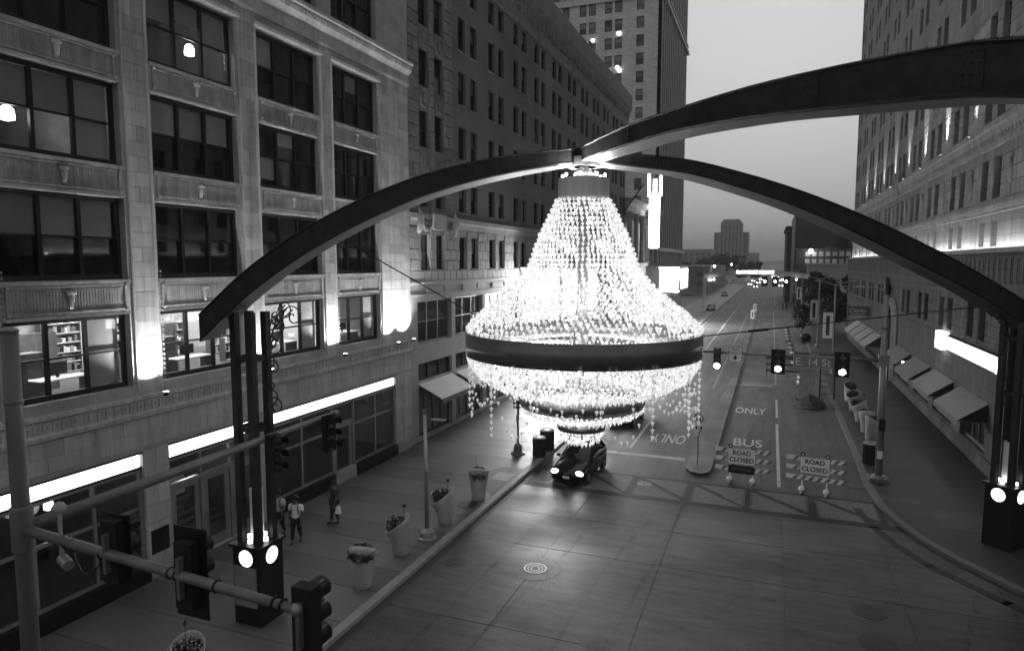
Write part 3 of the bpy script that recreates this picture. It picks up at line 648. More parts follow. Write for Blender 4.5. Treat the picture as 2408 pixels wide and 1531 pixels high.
for u0, u1, doors in ((16.5, 20.7, 3), (25.65, 27.25, 1)):
    o = MB(); fbox(o, 'L', XA, u0, u1, 2.85, 3.0, -.25, -.1); fbox(o, 'L', XA, u0, u1, 3.8, 3.9, -.25, -.1)
    for i in range(doors+1):
        u = u0+(u1-u0)*i/doors; fbox(o, 'L', XA, max(u-.06, u0), min(u+.06, u1), .13, 2.85, -.25, -.1); fbox(o, 'L', XA, max(u-.04, u0), min(u+.04, u1), 3.0, 3.8, -.25, -.12)
    fr_ = part('door_frame', o, 'frameg', A)
    for i in range(doors):
        a = u0+(u1-u0)*i/doors+.08; bb = u0+(u1-u0)*(i+1)/doors-.08; dd = MB()
        fbox(dd, 'L', XA, a, bb, .15, .5, -.22, -.14); fbox(dd, 'L', XA, a, bb, 2.7, 2.83, -.22, -.14); fbox(dd, 'L', XA, a, a+.22, .5, 2.7, -.22, -.14); fbox(dd, 'L', XA, bb-.22, bb, .5, 2.7, -.22, -.14)
        dr = part('door', dd, 'frameg', A); part('pane', MB().box(XA-.185, XA-.17, a+.22, bb-.22, .5, 2.7), 'shopglass', dr)
        part('handle', MB().tube([(XA-.1, a+.12, .9), (XA-.08, a+.12, 1.0), (XA-.08, a+.12, 1.5), (XA-.1, a+.12, 1.6)], .015, 6), 'steel', dr)
        part('transom_pane', MB().box(XA-.185, XA-.17, a, bb, 3.02, 3.78), 'shopglass', fr_)
for a, bb in ((9.6, 15.5), (21.4, 25.55), (27.35, 31.15)):
    o = MB(); fbox(o, 'L', XA, a, bb, .12, .7, -.28, .1); part('plinth', o, 'granite', A)
o = MB(); fbox(o, 'L', XA, 15.62, 16.3, .95, 1.75, .0, .045)
vg = part('vent_grille', o, 'black', A)
for i in range(7): part('slat', MB().box(XA+.045, XA+.06, 15.66, 16.26, 1.0+i*.1, 1.04+i*.1), 'blackm', vg)
o = MB(); o.box(XA-5.5, XA-5.4, 9.6, 32.7, .1, 4.5); o.box(XA-5.4, XA-.3, 16.3, 16.4, .1, 4.5); o.box(XA-5.4, XA-.3, 20.85, 20.95, .1, 4.5); o.box(XA-5.4, XA-.3, 9.6, 32.7, 4.46, 4.56)
part('shop_lining', o, 'room', A); part('shop_floor', MB().box(XA-5.4, XA-.3, 9.6, 32.7, .1, .14), 'walkB', A)
o = MB(); 
for i in range(5): o.box(XA-2.2-i*.35, XA-1.85-i*.35, 16.5, 20.8, .14, .14+.17*(i+1))
part('inner_steps', o, 'walkA', A); part('stair_wall', MB().box(XA-4.2, XA-4.1, 16.45, 20.8, .9, 1.7), 'roomw', A)
light('POINT', 'lobby_lamp', (XA-1.6, 18.6, 3.6), 45, A, size=.3); light('POINT', 'shop_lamp', (XA-3, 28, 4), 10, A, size=.3)
# uplights on the piers
def uplight(p, tgt, power, label, ang=70, group='facade uplights', fz=.0):
    t = thing('uplight', label, 'uplight', p, group=group)
    part('body', MB().lathe([(.07, p[2]-.02), (.1, p[2]+.1)], p[:2], 12), 'black', t); part('lens', MB().lathe([(.085, p[2]+.101), (.085, p[2]+.106)], p[:2], 12), 'up', t)
    light('SPOT', 'uplight_lamp', (p[0], p[1], p[2]+.13), power, t, tgt, .06, ang, .7)
for u, nm, pw in ((15.84, 'left pier between the first two bays', 300), (20.73, 'pier behind the clock column', 260), (25.57, 'third pier', 300), (30.3, 'corner pier', 300), (31.9, 'outer edge of the corner pier', 300)):
    uplight((XA+.72, u, 6.3), (XA+.3, u, 9.0), pw*(4.6 if u > 25 else 3.8), 'small uplight at the foot of the %s' % nm, 118)

# ================================================================== BUILDING B (dark brick, paired windows)
XB = -18.85
B = thing('brick_building', 'long dark brick building with paired windows under a deep cornice', 'building', (XB, 62, 0))
WB = 1.1; QB = [34.92, 36.8]; PC = [41.0+4.88*k for k in range(11)]
cols = QB + [c+s for c in PC for s in (-.95, .87)]
RB = [(10.1, 12.15), (13.72, 15.56), (17.1, 19.15), (20.5, 22.55), (23.85, 25.9), (27.0, 28.6)]
SB = [(33.9+4.93*k, 38.3+4.93*k) for k in range(4)]
ops = [(c-WB/2, c+WB/2, z0, z1) for c in cols for z0, z1 in RB] + [(a, bb, 5.8, 8.3) for a, bb in SB] + [(a, bb, 3.62, 4.66) for a, bb in SB] + [(a, bb, .3, 3.3) for a, bb in SB]
b = MB(); wall(b, 'L', XB, 32.9, 91.5, 13.3, 29.6, [o for o in ops if o[2] > 13], .32); part('wall', b, 'brickB', B)
b = MB(); wall(b, 'L', XB, 32.9, 91.5, .1, 13.3, [o for o in ops if o[2] < 13], .32); part('lower_wall', b, 'stoneBl', B)
b = MB(); b.box(-45, XB-.33, 33, 91.4, .2, 29.6); b.quad((XB, 91.5, .1), (XB-.4, 91.5, .1), (XB-.4, 91.5, 29.6), (XB, 91.5, 29.6)); part('core', b, 'brickB', B)
part('roof', MB().box(-45, XB+.3, 33, 91.5, 32.3, 32.5), 'roof', B)
prof = [(-.1, 28.75), (.12, 28.8), (.15, 29.05), (.22, 29.5), (.4, 30.3), (.62, 30.9), (.68, 31.0), (.72, 32.6), (.62, 32.75), (-.2, 32.75)]
b = MB(); b.loft([[P('L', XB, u, z, w_) for w_, z in prof] for u in (32.9, 91.5, 92.1)]); part('cornice', b, 'cornB', B)
b = MB(); u = 33.4
while u < 91: b.box(XB+.05, XB+.5, u, u+.3, 29.7, 30.35); u += .9
part('modillions', b, 'cornB', B, kind='stuff')
for w0, w1, z0, z1, m in ((0, .22, 12.62, 13.28, 'stoneBl'), (0, .1, 9.22, 9.42, 'stoneBl'), (0, .08, 8.55, 8.7, 'stoneBl')):
    run('string_course', m, 'L', XB, 32.9, 91.5, [(w0-.02, z0), (w1*.6, z0), (w1*.7, z0+(z1-z0)*.4), (w1, z0+(z1-z0)*.6), (w1, z1), (w0-.02, z1)], B)
ashlar(B, 'L', XB, 33.0, 38.6, 13.4, 28.6, .68, 1.25, [(c-WB/2-.1, c+WB/2+.1, 13, 29) for c in QB], 'stoneB', .06, .06)
ashlar(B, 'L', XB, 33.0, 50, 9.45, 12.6, .62, .85, [o for o in ops if o[2] == 10.1], 'stoneBl', .05, .03)
ring = MB(); ring.loft([[( .02+.06*math.cos(q), (.38+.06*math.sin(q))*math.cos(a), (.48+.06*math.sin(q))*math.sin(a)) for q in [2*PI*i/6 for i in range(6)]] for a in [2*PI*i/20 for i in range(21)]], cap=False)
ring.sph((.05, 0, .02), .06, .16, .27); ring.box(0, .02, -.52, .52, -.62, .62); wre = ring.mesh('wreath', 'stoneB', smooth=False)
for c in QB:
    for z in (16.33, 19.82, 23.2, 26.45): inst('wreath', wre, B, (XB, c, z))
def pmB(i, j): return 'panemid' if R.random() < .07 else 'panegrey' if (j == 1 and R.random() < .4) else 'panedark'
for c in cols:
    for z0, z1 in RB:
        if seen((XB, c, (z0+z1)/2), 20): window(B, 'L', XB, c, z0, WB, z1-z0, 1, 2, pmB, .22, .06, 'frame')
        if c in cols[2:8]: run('window_sill', 'stoneB', 'L', XB, c-.6, c+.6, [(-.02, z0-.12), (.07, z0-.12), (.07, z0-.01), (-.02, z0)], B)
sh = MB(); sh.loft([[(.1+.1*math.sin(PI*(i/5)), .3*math.sin(PI*max(.15, 1-i/6))*math.cos(2*PI*j/10), .55-i*.22+.1*math.sin(2*PI*j/10)) for j in range(10)] for i in range(6)]); shm = sh.mesh('cartouche', 'stoneBl', smooth=True)
for u in (33.7, 38.3): inst('cartouche', shm, B, (XB+.1, u, 12.9), scale=(1.6, 1.3, 1.2))
part('plaque', MB().box(XB+.1, XB+.4, 35.3, 37.0, 12.45, 13.35), 'stoneBl', B)
sw_ = MB()
for u0, u1 in ((34.0, 35.4), (36.9, 38.1)): sw_.tube([(XB+.2, u0+(u1-u0)*t/8, 13.1-.65*math.sin(PI*t/8)) for t in range(9)], [.06+.13*math.sin(PI*t/8) for t in range(9)], 8)
part('festoon', sw_, 'stoneB', B, True)
for k, (a, bb) in enumerate(SB):
    window(B, 'L', XB, (a+bb)/2, 5.8, bb-a, 2.5, 3, 2, lambda i, j: 'shopglass', .25, .08, 'frameg', lambda i, j: (.5, 'blindlit') if j == 1 else None)
    window(B, 'L', XB, (a+bb)/2, 3.62, bb-a, 1.04, 3, 1, 'panedark', .2, .06, 'frame')
    window(B, 'L', XB, (a+bb)/2, .3, bb-a, 3.0, 4, 1, 'panedark', .3, .08, 'frame')
    o = MB(); fbox(o, 'L', XB, (a+bb)/2-.95, (a+bb)/2+.95, 8.75, 9.1, .02, .07)
    for s in (-1, 1): o.sph((XB+.08, (a+bb)/2+s*1.15, 8.95), .06, .13, .2, 8, 5)
    part('name_panel', o, 'stoneBl', B)
    t = thing('awning', ['white awning nearest the terracotta building', 'second white awning along the brick building', 'third white awning along the brick building', 'fourth white awning, next to the marquee'][k], 'awning', (XB, (a+bb)/2, 3.4), group='white awnings on the left')
    o = MB(); o.add([(XB+.02, a, 3.5), (XB+.02, bb, 3.5), (XB+1.5, bb-.1, 2.75), (XB+1.5, a+.1, 2.75), (XB+.02, a, 3.46), (XB+.02, bb, 3.46), (XB+1.5, bb-.1, 2.71), (XB+1.5, a+.1, 2.71)], [(0, 1, 2, 3), (7, 6, 5, 4), (0, 3, 7, 4), (1, 5, 6, 2), (3, 2, 6, 7)])
    part('canopy', o, 'awnw', t); part('valance', MB().box(XB+1.5, XB+1.515, a+.1, bb-.1, 2.45, 2.75), 'awn', t)
    for u in (a+.1, bb-.1): part('strut', MB().tube([(XB, u, 2.6), (XB+1.48, u, 2.73)], .02, 6), 'steeld', t)
fp = thing('flagpole', 'dark slanted flagpole on the far corner of the brick building', 'flagpole', (XB, 91, 17.5))
part('pole', MB().tube([(XB, 91, 17.3), (XB+2.6, 90.2, 20.6)], .09, 8), 'black', fp); part('bracket', MB().cbox(XB+.1, 91, 17.3, .3, .3, .6), 'steeld', fp); part('finial', MB().sph((XB+2.65, 90.2, 20.7), .15), 'steel', fp)
# marquee 1
mq = thing('theatre_marquee', 'blazing white theatre marquee on the brick building behind the chandelier', 'marquee', (XB, 56, 6))
part('body', MB().box(XB, -15.3, 50.6, 62, 5.9, 10.2), 'steel', mq)
for nm, bx in (('end_panel', MB().box(XB+.3, -15.6, 50.5, 50.6, 6.3, 9.9)), ('front_panel', MB().box(-15.3, -15.2, 51, 61.6, 6.3, 9.9)), ('soffit_lights', MB().box(XB+.3, -15.6, 51, 61.6, 5.8, 5.9))): part(nm, bx, {'e': 'marqe', 'f': 'marq', 's': 'marqs'}[nm[0]], mq)
# theatre between B and the tower
T = thing('theatre_building', 'pale ornate theatre front with columns beside the tall blade sign', 'building', (XB, 105, 0))
ops = [(94+4.6*k, 96.2+4.6*k, 11.0, 16.4) for k in range(5)]
b = MB(); wall(b, 'L', XB, 91.6, 119.4, .1, 19, ops, .5); b.box(-45, XB-.5, 91.6, 119.4, .1, 18.9); part('wall', b, 'stoneBl', T)
run('cornice', 'stoneBl', 'L', XB, 91.6, 119.4, [(-.1, 17.6), (.3, 17.7), (.35, 18.4), (.9, 18.7), (1.0, 19.3), (-.1, 19.4)], T)
run('string_course', 'stoneBl', 'L', XB, 91.6, 119.4, [(-.1, 10), (.3, 10), (.4, 10.5), (-.1, 10.5)], T)
for k in range(6): part('column', MB().lathe([(.45, 10.5), (.45, 10.8), (.34, 10.9), (.3, 16.2), (.45, 16.7), (.45, 17.5)], (XB+.45, 92.8+4.6*k), 12), 'stoneBl', T, True)
for k in range(5): window(T, 'L', XB, 95.1+4.6*k, 11.0, 2.2, 5.4, 1, 3, 'panedark', .4, .1, 'frame')
m2 = thing('theatre_marquee', 'far theatre marquee glowing white beside the road', 'marquee', (XB, 114, 6))
part('body', MB().box(XB, -13.4, 109, 118.6, 6.0, 10.0), 'steel', m2)
for nm, bx in (('end_panel', MB().box(-16.6, -13.8, 108.9, 109, 6.4, 9.6)), ('front_panel', MB().box(-13.4, -13.3, 109.4, 118.2, 6.4, 9.6)), ('soffit_lights', MB().box(XB+.4, -13.8, 109.4, 118, 5.9, 6.0))): part(nm, bx, {'e': 'marqe', 'f': 'marq', 's': 'marqs'}[nm[0]], m2)
for q, (xa, xb, ya, za, zb) in ((mq, (XB+.3, -15.5, 50.45, 6.15, 10.05)), (m2, (-16.7, -13.7, 108.85, 6.25, 9.75))):
    for z in (za, zb):
        part('frame_bar', MB().box(xa-.1, xb+.1, ya-.06, ya+.1, z-.1, z+.1), 'steel', q)
        for i in range(14): part('border_bulb', MB().sph((xa+(xb-xa)*i/13, ya-.08, z), .06, n=6, m=4), 'sigon', q)
fl2 = thing('flood_lamp', 'glaring flood lamp at the corner of the far marquee', 'lamp', (-13.3, 108.6, 8.6))
part('housing', MB().box(-13.7, -12.9, 108.7, 109.0, 8.0, 9.2), 'black', fl2); part('lens', MB().sph((-13.3, 108.6, 8.6), .8, .2, .8, 16, 10), 'lamp', fl2, True)
bs = thing('blade_sign', 'tall lit vertical theatre sign standing out from the facade', 'sign', (-17, 105, 13))
bxs = (-17.85, -16.15)
part('body', MB().box(bxs[0]+.1, bxs[1]-.1, 104.9, 105.3, 12.7, 23.6), 'steeld', bs)
part('face', MB().box(bxs[0]+.55, bxs[1]-.55, 104.82, 104.9, 13.2, 23.2), 'bladep', bs)
o = MB()
for x in (bxs[0]+.2, bxs[1]-.2): o.tube([(x, 104.75, 12.9), (x, 104.75, 21)], .17, 8)
for x in (bxs[0]-.05, bxs[1]+.05): o.tube([(x, 104.75, 20.6), (x, 104.75, 24)], .2, 8)
o.tube([(bxs[0]+.2, 104.75, 12.9), (bxs[1]-.2, 104.75, 12.9)], .17, 8); part('border_tubes', o, 'blade', bs)
for k in range(7): part('letter_tablet', MB().cbox(-17.0, 104.78, 14.1+k*1.4, .5, .06, 1.05), 'blade', bs)

# ================================================================== TOWER C
YC = 120
Tw = thing('office_tower', 'tall pale office tower rising above the brick building', 'tower', (-30, YC, 0))
pc = [(-57.0+k*4.6+d, 1.25) for k in range(7) for d in (0, 1.75)] + [(-22.4, 1.3)]
pc = [(-42.2, 1.25), (-37.6, 1.25), (-35.8, 1.25), (-32.7, 1.25), (-31.0, 1.25), (-28.1, 1.3), (-26.3, 1.3), (-22.5, 1.3)]
rows = [61.9-3.05*k for k in range(18)]
ops = [(u-w_/2, u+w_/2, z-1.95, z) for u, w_ in pc for z in rows]
b = MB(); wall(b, 'F', YC, -62, XB, .1, 84, ops, .3); b.box(-62, XB-.6, YC+.3, 156, .1, 84); part('wall', b, 'towerF', Tw)
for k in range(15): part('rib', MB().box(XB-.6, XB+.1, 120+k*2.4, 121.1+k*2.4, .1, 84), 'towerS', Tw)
b = MB()
for k in range(14):
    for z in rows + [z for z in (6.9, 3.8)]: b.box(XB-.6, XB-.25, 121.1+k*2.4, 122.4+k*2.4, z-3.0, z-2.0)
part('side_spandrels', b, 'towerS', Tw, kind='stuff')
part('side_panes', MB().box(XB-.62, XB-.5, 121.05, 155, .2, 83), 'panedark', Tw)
for z0, z1, o in ((55.8, 56.5, .35), (12.6, 13.2, .3), (57.4, 57.7, .2)):
    part('belt_course', MB().box(-62, XB+.1+o, YC-o, 156+o, z0, z1), 'towerF', Tw)
R2 = random.Random(5); lit = {(4, 3), (6, 3), (5, 5), (6, 5)}
for ci, (u, w_) in enumerate(pc):
    for ri, z in enumerate(rows):
        if not seen((u, YC, z-1), 0): continue
        window(Tw, 'F', YC, u, z-1.95, w_, 1.95, 1, 2, lambda i, j: ('panemid' if j == 1 else 'panegrey') if R2.random() < .8 else 'panedark', .18, .07, 'frame')
for k, (u, z) in enumerate(((-30.85, 49.6), (-26.2, 50.3), (-28.2, 44.1), (-26.4, 44.6), (-26.0, 44.0))):
    t = thing('room_lamp', ['ceiling lamp glowing in the tower, left upper window', 'ceiling lamp glowing in the tower, right upper window', 'lamp glowing in the tower, left lower window', 'upper lamp of the right lower tower window', 'lower lamp of the right lower tower window'][k], 'lamp', (u, YC-.15, z), group='lamps in the tower windows')
    part('globe', MB().sph((u, YC-.15, z), .3, .08, .26, 10, 6), 'win', t); part('cap', MB().cbox(u, YC-.12, z+.3, .16, .08, .1), 'black', t)
# ================================================================== BUILDING D (grey limestone, right)
XD = 10.5; XP = 10.25
D = thing('limestone_building', 'grey limestone building on the right with uplit upper floors and dark podium', 'building', (XD, 70, 0))
PD = [42.1+6.75*k for k in range(10)]; WD = 1.25
RU = [(17.9+3.56*k, 19.95+3.56*k) for k in range(9)]; RM = (13.8, 15.9); RLIT = (11.35, 12.7); RLO = (6.45, 8.35)
cols = [c+s for c in PD for s in (-1.1, 1.1)]
ops = [(c-WD/2, c+WD/2, z0, z1) for c in cols for z0, z1 in RU+[RM]] + [(c-.5, c+.5, *RLIT) for c in cols]
b = MB(); wall(b, 'R', XD, 30, 105.5, 11, 62, ops, .35); b.box(XD+.36, 50, 30, 105.4, 11, 62); b.quad((XD, 105.5, 11), (XD+.4, 105.5, 11), (XD+.4, 105.5, 62), (XD, 105.5, 62)); part('wall', b, 'wallD', D)
n = ashlar(D, 'R', XD, 34, 60, 13.0, 23.6, .7, 1.35, ops, 'stoneD', .04, .03)
opl = [(c-WD/2, c+WD/2, *RLO) for c in cols if not 64 < c < 71.5] + [(66.2, 69.6, .2, 5.6)] + [(39.2, 44.0, .9, 3.3), (46, 51, .9, 3.3), (52.2, 57.4, .9, 3.3), (59, 64.8, .9, 3.3), (74, 94, .6, 3.0)]
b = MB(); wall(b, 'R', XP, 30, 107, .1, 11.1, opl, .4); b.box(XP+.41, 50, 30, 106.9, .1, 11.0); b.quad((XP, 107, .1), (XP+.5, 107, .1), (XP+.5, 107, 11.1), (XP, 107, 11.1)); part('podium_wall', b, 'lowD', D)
part('podium_ledge', MB().box(XP-.35, XD+.3, 30, 107.2, 11.0, 11.14), 'stoneD', D)
run('frieze', 'lowD', 'R', XP, 30, 107, [(-.02, 9.2), (.1, 9.2), (.14, 9.4), (.14, 10.85), (.3, 11.0), (-.02, 11.0)], D)
b = MB(); u = 34
while u < 106.5: b.box(XP-.17, XP-.139, u, u+.5, 9.6, 10.7); b.box(XP-.162, XP-.139, u+.6, u+.7, 9.5, 10.8); u += .85
part('frieze_carving', b, 'lowD', D, kind='stuff')
for z0, z1, w1 in ((5.9, 6.15, .1), (8.75, 9.0, .12), (.1, .85, .12)):
    if z0 < 1:
        for a, bb in ((30, 66), (69.8, 107)): run('plinth', 'lowD', 'R', XP, a, bb, [(-.02, z0), (w1, z0), (w1, z1-.06), (-.02, z1)], D)
    else: run('string_course', 'lowD', 'R', XP, 30, 107, [(-.02, z0), (w1, z0), (w1, z1-.06), (-.02, z1)], D)
run('cornice', 'stoneD', 'R', XD, 30, 105.6, [(-.02, 16.35), (.1, 16.4), (.14, 16.7), (.35, 16.85), (.4, 17.15), (.5, 17.25), (.5, 17.42), (-.02, 17.45)], D)
run('string_course', 'stoneD', 'R', XD, 30, 105.6, [(-.02, 13.2), (.1, 13.2), (.12, 13.45), (-.02, 13.5)], D)
b = MB(); u = 34
while u < 105: b.box(XD-.34, XD-.12, u, u+.22, 16.6, 16.84); u += .5
part('dentils', b, 'stoneD', D, kind='stuff')
R3 = random.Random(9)
for c in cols:
    for z0, z1 in RU+[RM]:
        if seen((XD, c, (z0+z1)/2), 30): window(D, 'R', XD, c, z0, WD, z1-z0, 1, 2, lambda i, j: 'panegrey' if R3.random() < .2 else 'panedark', .28, .06, 'frame')
    if seen((XD, c, 12), 30): window(D, 'R', XD, c, RLIT[0], 1.0, RLIT[1]-RLIT[0], 1, 2, 'panedark', .28, .05, 'frame')
    if not 64 < c < 71.5 and seen((XP, c, 7), 30): window(D, 'R', XP, c, RLO[0], WD, RLO[1]-RLO[0], 1, 2, 'panedark', .3, .06, 'frame')
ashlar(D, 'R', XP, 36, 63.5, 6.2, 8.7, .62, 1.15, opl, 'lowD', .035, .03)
for c in PD[:6]:                                        # flared reveals beside the middle windows
    for s in (-1, 1):
        o = MB(); u = c+s*1.1
        for e_ in (-1, 1):
            a = u+e_*(WD/2); o.add([(XD-.0, a+e_*.22, RM[0]-.15), (XD-.05, a+e_*.05, RM[1]), (XD+.25, a, RM[1]), (XD+.25, a, RM[0])], [(0, 1, 2, 3)])
        part('reveal', o, 'stoneD', D)
    o = MB(); o.sph((XD-.1, c-3.3, 14.9), .12, .25, .6, 8, 6); o.sph((XD-.1, c-3.3, 15.6), .1, .35, .15, 8, 4); o.tube([(XD-.06, c-3.3, 14.3), (XD-.06, c-3.3, 13.9)], .05, 6); part('relief_ornament', o, 'stoneD', D, True)
o = MB(); o.sph((XD-.35, 68.6, 17.2), .25, .8, 1.1, 10, 7); o.sph((XD-.45, 67.6, 17.8), .2, .3, .7, 8, 6); o.sph((XD-.45, 69.6, 17.8), .2, .3, .7, 8, 6); part('shield', o, 'stoneD', D, True)
# shop windows under the awnings
for a, bb in ((39.2, 44.0), (46, 51), (52.2, 57.4), (59, 64.8)):
    window(D, 'R', XP, (a+bb)/2, .9, bb-a, 2.4, 4, 1, 'panedark', .3, .1, 'frameg')
for k in range(4): window(D, 'R', XP, 76.5+5*k, .6, 4.9, 2.4, 4, 1, 'panegrey', .3, .1, 'frameg')
# entrance arch
o = MB(); pts = [(XP-.2, 66.0, .2), (XP-.2, 66.0, 5.2)] + [(XP-.2, 67.9-1.9*math.cos(PI*i/12), 5.2+1.7*math.sin(PI*i/12)) for i in range(1, 12)] + [(XP-.2, 69.8, 5.2), (XP-.2, 69.8, .2)]
o.tube(pts, .22, 8); o.tube([(p[0]+.1, 67.9+(p[1]-67.9)*1.25, p[2]*1.05) for p in pts], .16, 8); part('arch_moulding', o, 'stoneD', D, True)
part('door', MB().box(XP+.2, XP+.3, 66.2, 69.6, .15, 5.5), 'black', D)
o = MB(); o.sph((XP-.35, 69.3, 8.0), .3, .35, .9, 8, 6); o.sph((XP-.4, 69.3, 9.0), .2, .25, .25, 8, 5); part('figure_carving', o, 'black', D, True)
# uplights
for k in range(8):
    y = 45.5+6.75*k
    uplight((XD-.38, y, 17.45), (XD-.18, y, 20.6), 2600 if k else 1200, 'narrow uplight on the limestone cornice, number %s from the near end' % ['one', 'two', 'three', 'four', 'five', 'six', 'seven', 'eight'][k], 36, 'cornice uplights')
t = thing('ledge_light', 'long hidden light tube on the podium ledge washing the wall above', 'light', (XP-.1, 70, 11.14))
part('tube', MB().box(XP-.18, XP-.1, 33, 106, 11.15, 11.21), 'ledge', t); part('clip', MB().box(XP-.22, XP-.18, 33, 106, 11.141, 11.22), 'steeld', t)
# illuminated sign
t = thing('box_sign', 'long white illuminated sign box on the podium above the awnings', 'sign', (XP, 45, 5.1))
part('cabinet', MB().box(XP-.28, XP, 37.0, 49.0, 5.3, 6.15), 'frame', t); part('lit_face', MB().box(XP-.33, XP-.28, 37.1, 47.6, 5.34, 6.1), 'sign', t); part('end_box', MB().box(XP-.42, XP, 47.7, 49.2, 5.2, 6.25), 'sign', t)
for u0, u1 in ((37.3, 39.6), (39.9, 43.0), (43.3, 47.3)): part('lit_panel', MB().box(XP-.345, XP-.33, u0, u1, 5.46, 6.0), 'text', t)
part('rail', MB().box(XP-.335, XP-.33, 37.1, 47.6, 5.34, 5.4), 'white', t)
# awnings
def awning(a, bb, x0, out, zt, zf, m, label, group, val=.28):
    t = thing('awning', label, 'awning', (x0, (a+bb)/2, zt), group=group); xf = x0-out; o = MB()
    o.add([(x0-.02, a, zt), (x0-.02, bb, zt), (xf, bb, zf), (xf, a, zf), (x0-.02, a, zt-.05), (x0-.02, bb, zt-.05), (xf, bb, zf-.05), (xf, a, zf-.05)], [(0, 1, 2, 3), (7, 6, 5, 4), (0, 3, 7, 4), (1, 5, 6, 2), (3, 2, 6, 7)])
    part('canopy', o, m, t); part('valance', MB().box(xf-.012, xf, a, bb, zf-val, zf), m, t)
    for u in (a+.04, bb-.04): part('strut', MB().tube([(x0, u, zf-.1), (xf+.03, u, zf-.06)], .02, 6), 'steeld', t); part('side_wing', MB().add([(x0-.02, u, zt-.06), (xf+.02, u, zf-.06), (x0-.02, u, zf-.06), (x0-.02, u+.01, zt-.06), (xf+.02, u+.01, zf-.06), (x0-.02, u+.01, zf-.06)], [(0, 1, 2), (5, 4, 3)]), 'blackm', t)
for k, (a, bb) in enumerate(((39.0, 44.3), (45.8, 51.0), (52.0, 57.4), (58.8, 65.0))):
    awning(a, bb, XP, 1.3, 3.55, 2.65, 'awn', ['plain grey awning nearest the clock column', 'second plain grey awning on the right', 'third plain grey awning on the right', 'farthest plain grey awning beside the entrance arch'][k], 'grey awnings on the right')
for k in range(4):
    awning(74+5.1*k, 78.4+5.1*k, XP, 1.4, 3.4, 2.35, 'awns', ['pale awning nearest the arch, of the four beneath the restaurant sign', 'second pale awning beneath the restaurant sign', 'third pale awning beneath the restaurant sign', 'farthest pale awning beneath the restaurant sign'][k], 'pale restaurant awnings')
t = thing('blade_sign', 'dark restaurant sign with pale script name over the pale awnings', 'sign', (9.4, 84, 4.6))
part('panel', MB().box(8.2, 10.3, 84, 84.12, 4.65, 5.6), 'signtab', t); part('frame', MB().box(8.15, 10.35, 84.01, 84.11, 5.6, 5.66), 'black', t)
text('sign_name', 'Cibr\u00e8o', .62, 'letterw', t, (9.2, 83.985, 5.18)); part('caption_bar', MB().box(8.5, 9.9, 83.985, 83.995, 4.78, 4.83), 'letterw', t)
t = thing('lit_menu_box', 'small bright lit box under the farthest plain grey awning', 'light box', (XP-.5, 58.6, 3))
part('case', MB().box(XP-.62, XP-.3, 58.2, 58.7, 2.62, 3.02), 'black', t); part('screen', MB().box(XP-.64, XP-.62, 58.22, 58.68, 2.65, 3.0), 'sign', t); part('screen', MB().box(XP-.6, XP-.32, 58.18, 58.2, 2.65, 3.0), 'sign', t)

# ================================================================== ARCH FRAME, PYLONS
HUB = Vector((-4.89, 18.17))
PL, PR, PN = Vector((-13.72, 15.0)), Vector((8.31, 28.87)), Vector((9.7, 5.4))
fr = thing('arch_frame', 'black three armed steel arch carrying the chandelier across the street', 'arch', (HUB.x, HUB.y, 13))
def interp(tb, u):
    for (a, va), (c, vc) in zip(tb, tb[1:]):
        if u <= c: t = (u-a)/(c-a); t2 = t; return va+(vc-va)*t2
    return tb[-1][1]
def smooth(tb, u):
    xs_ = [p[0] for p in tb]; n = len(tb)
    sl = [(tb[min(i+1, n-1)][1]-tb[max(i-1, 0)][1])/(xs_[min(i+1, n-1)]-xs_[max(i-1, 0)]) for i in range(n)]
    for i in range(n-1):
        if u <= xs_[i+1] or i == n-2:
            h = xs_[i+1]-xs_[i]; t = (u-xs_[i])/h; a, c = tb[i][1], tb[i+1][1]
            return (2*t**3-3*t*t+1)*a+(t**3-2*t*t+t)*h*sl[i]+(-2*t**3+3*t*t)*c+(t**3-t*t)*h*sl[i+1]
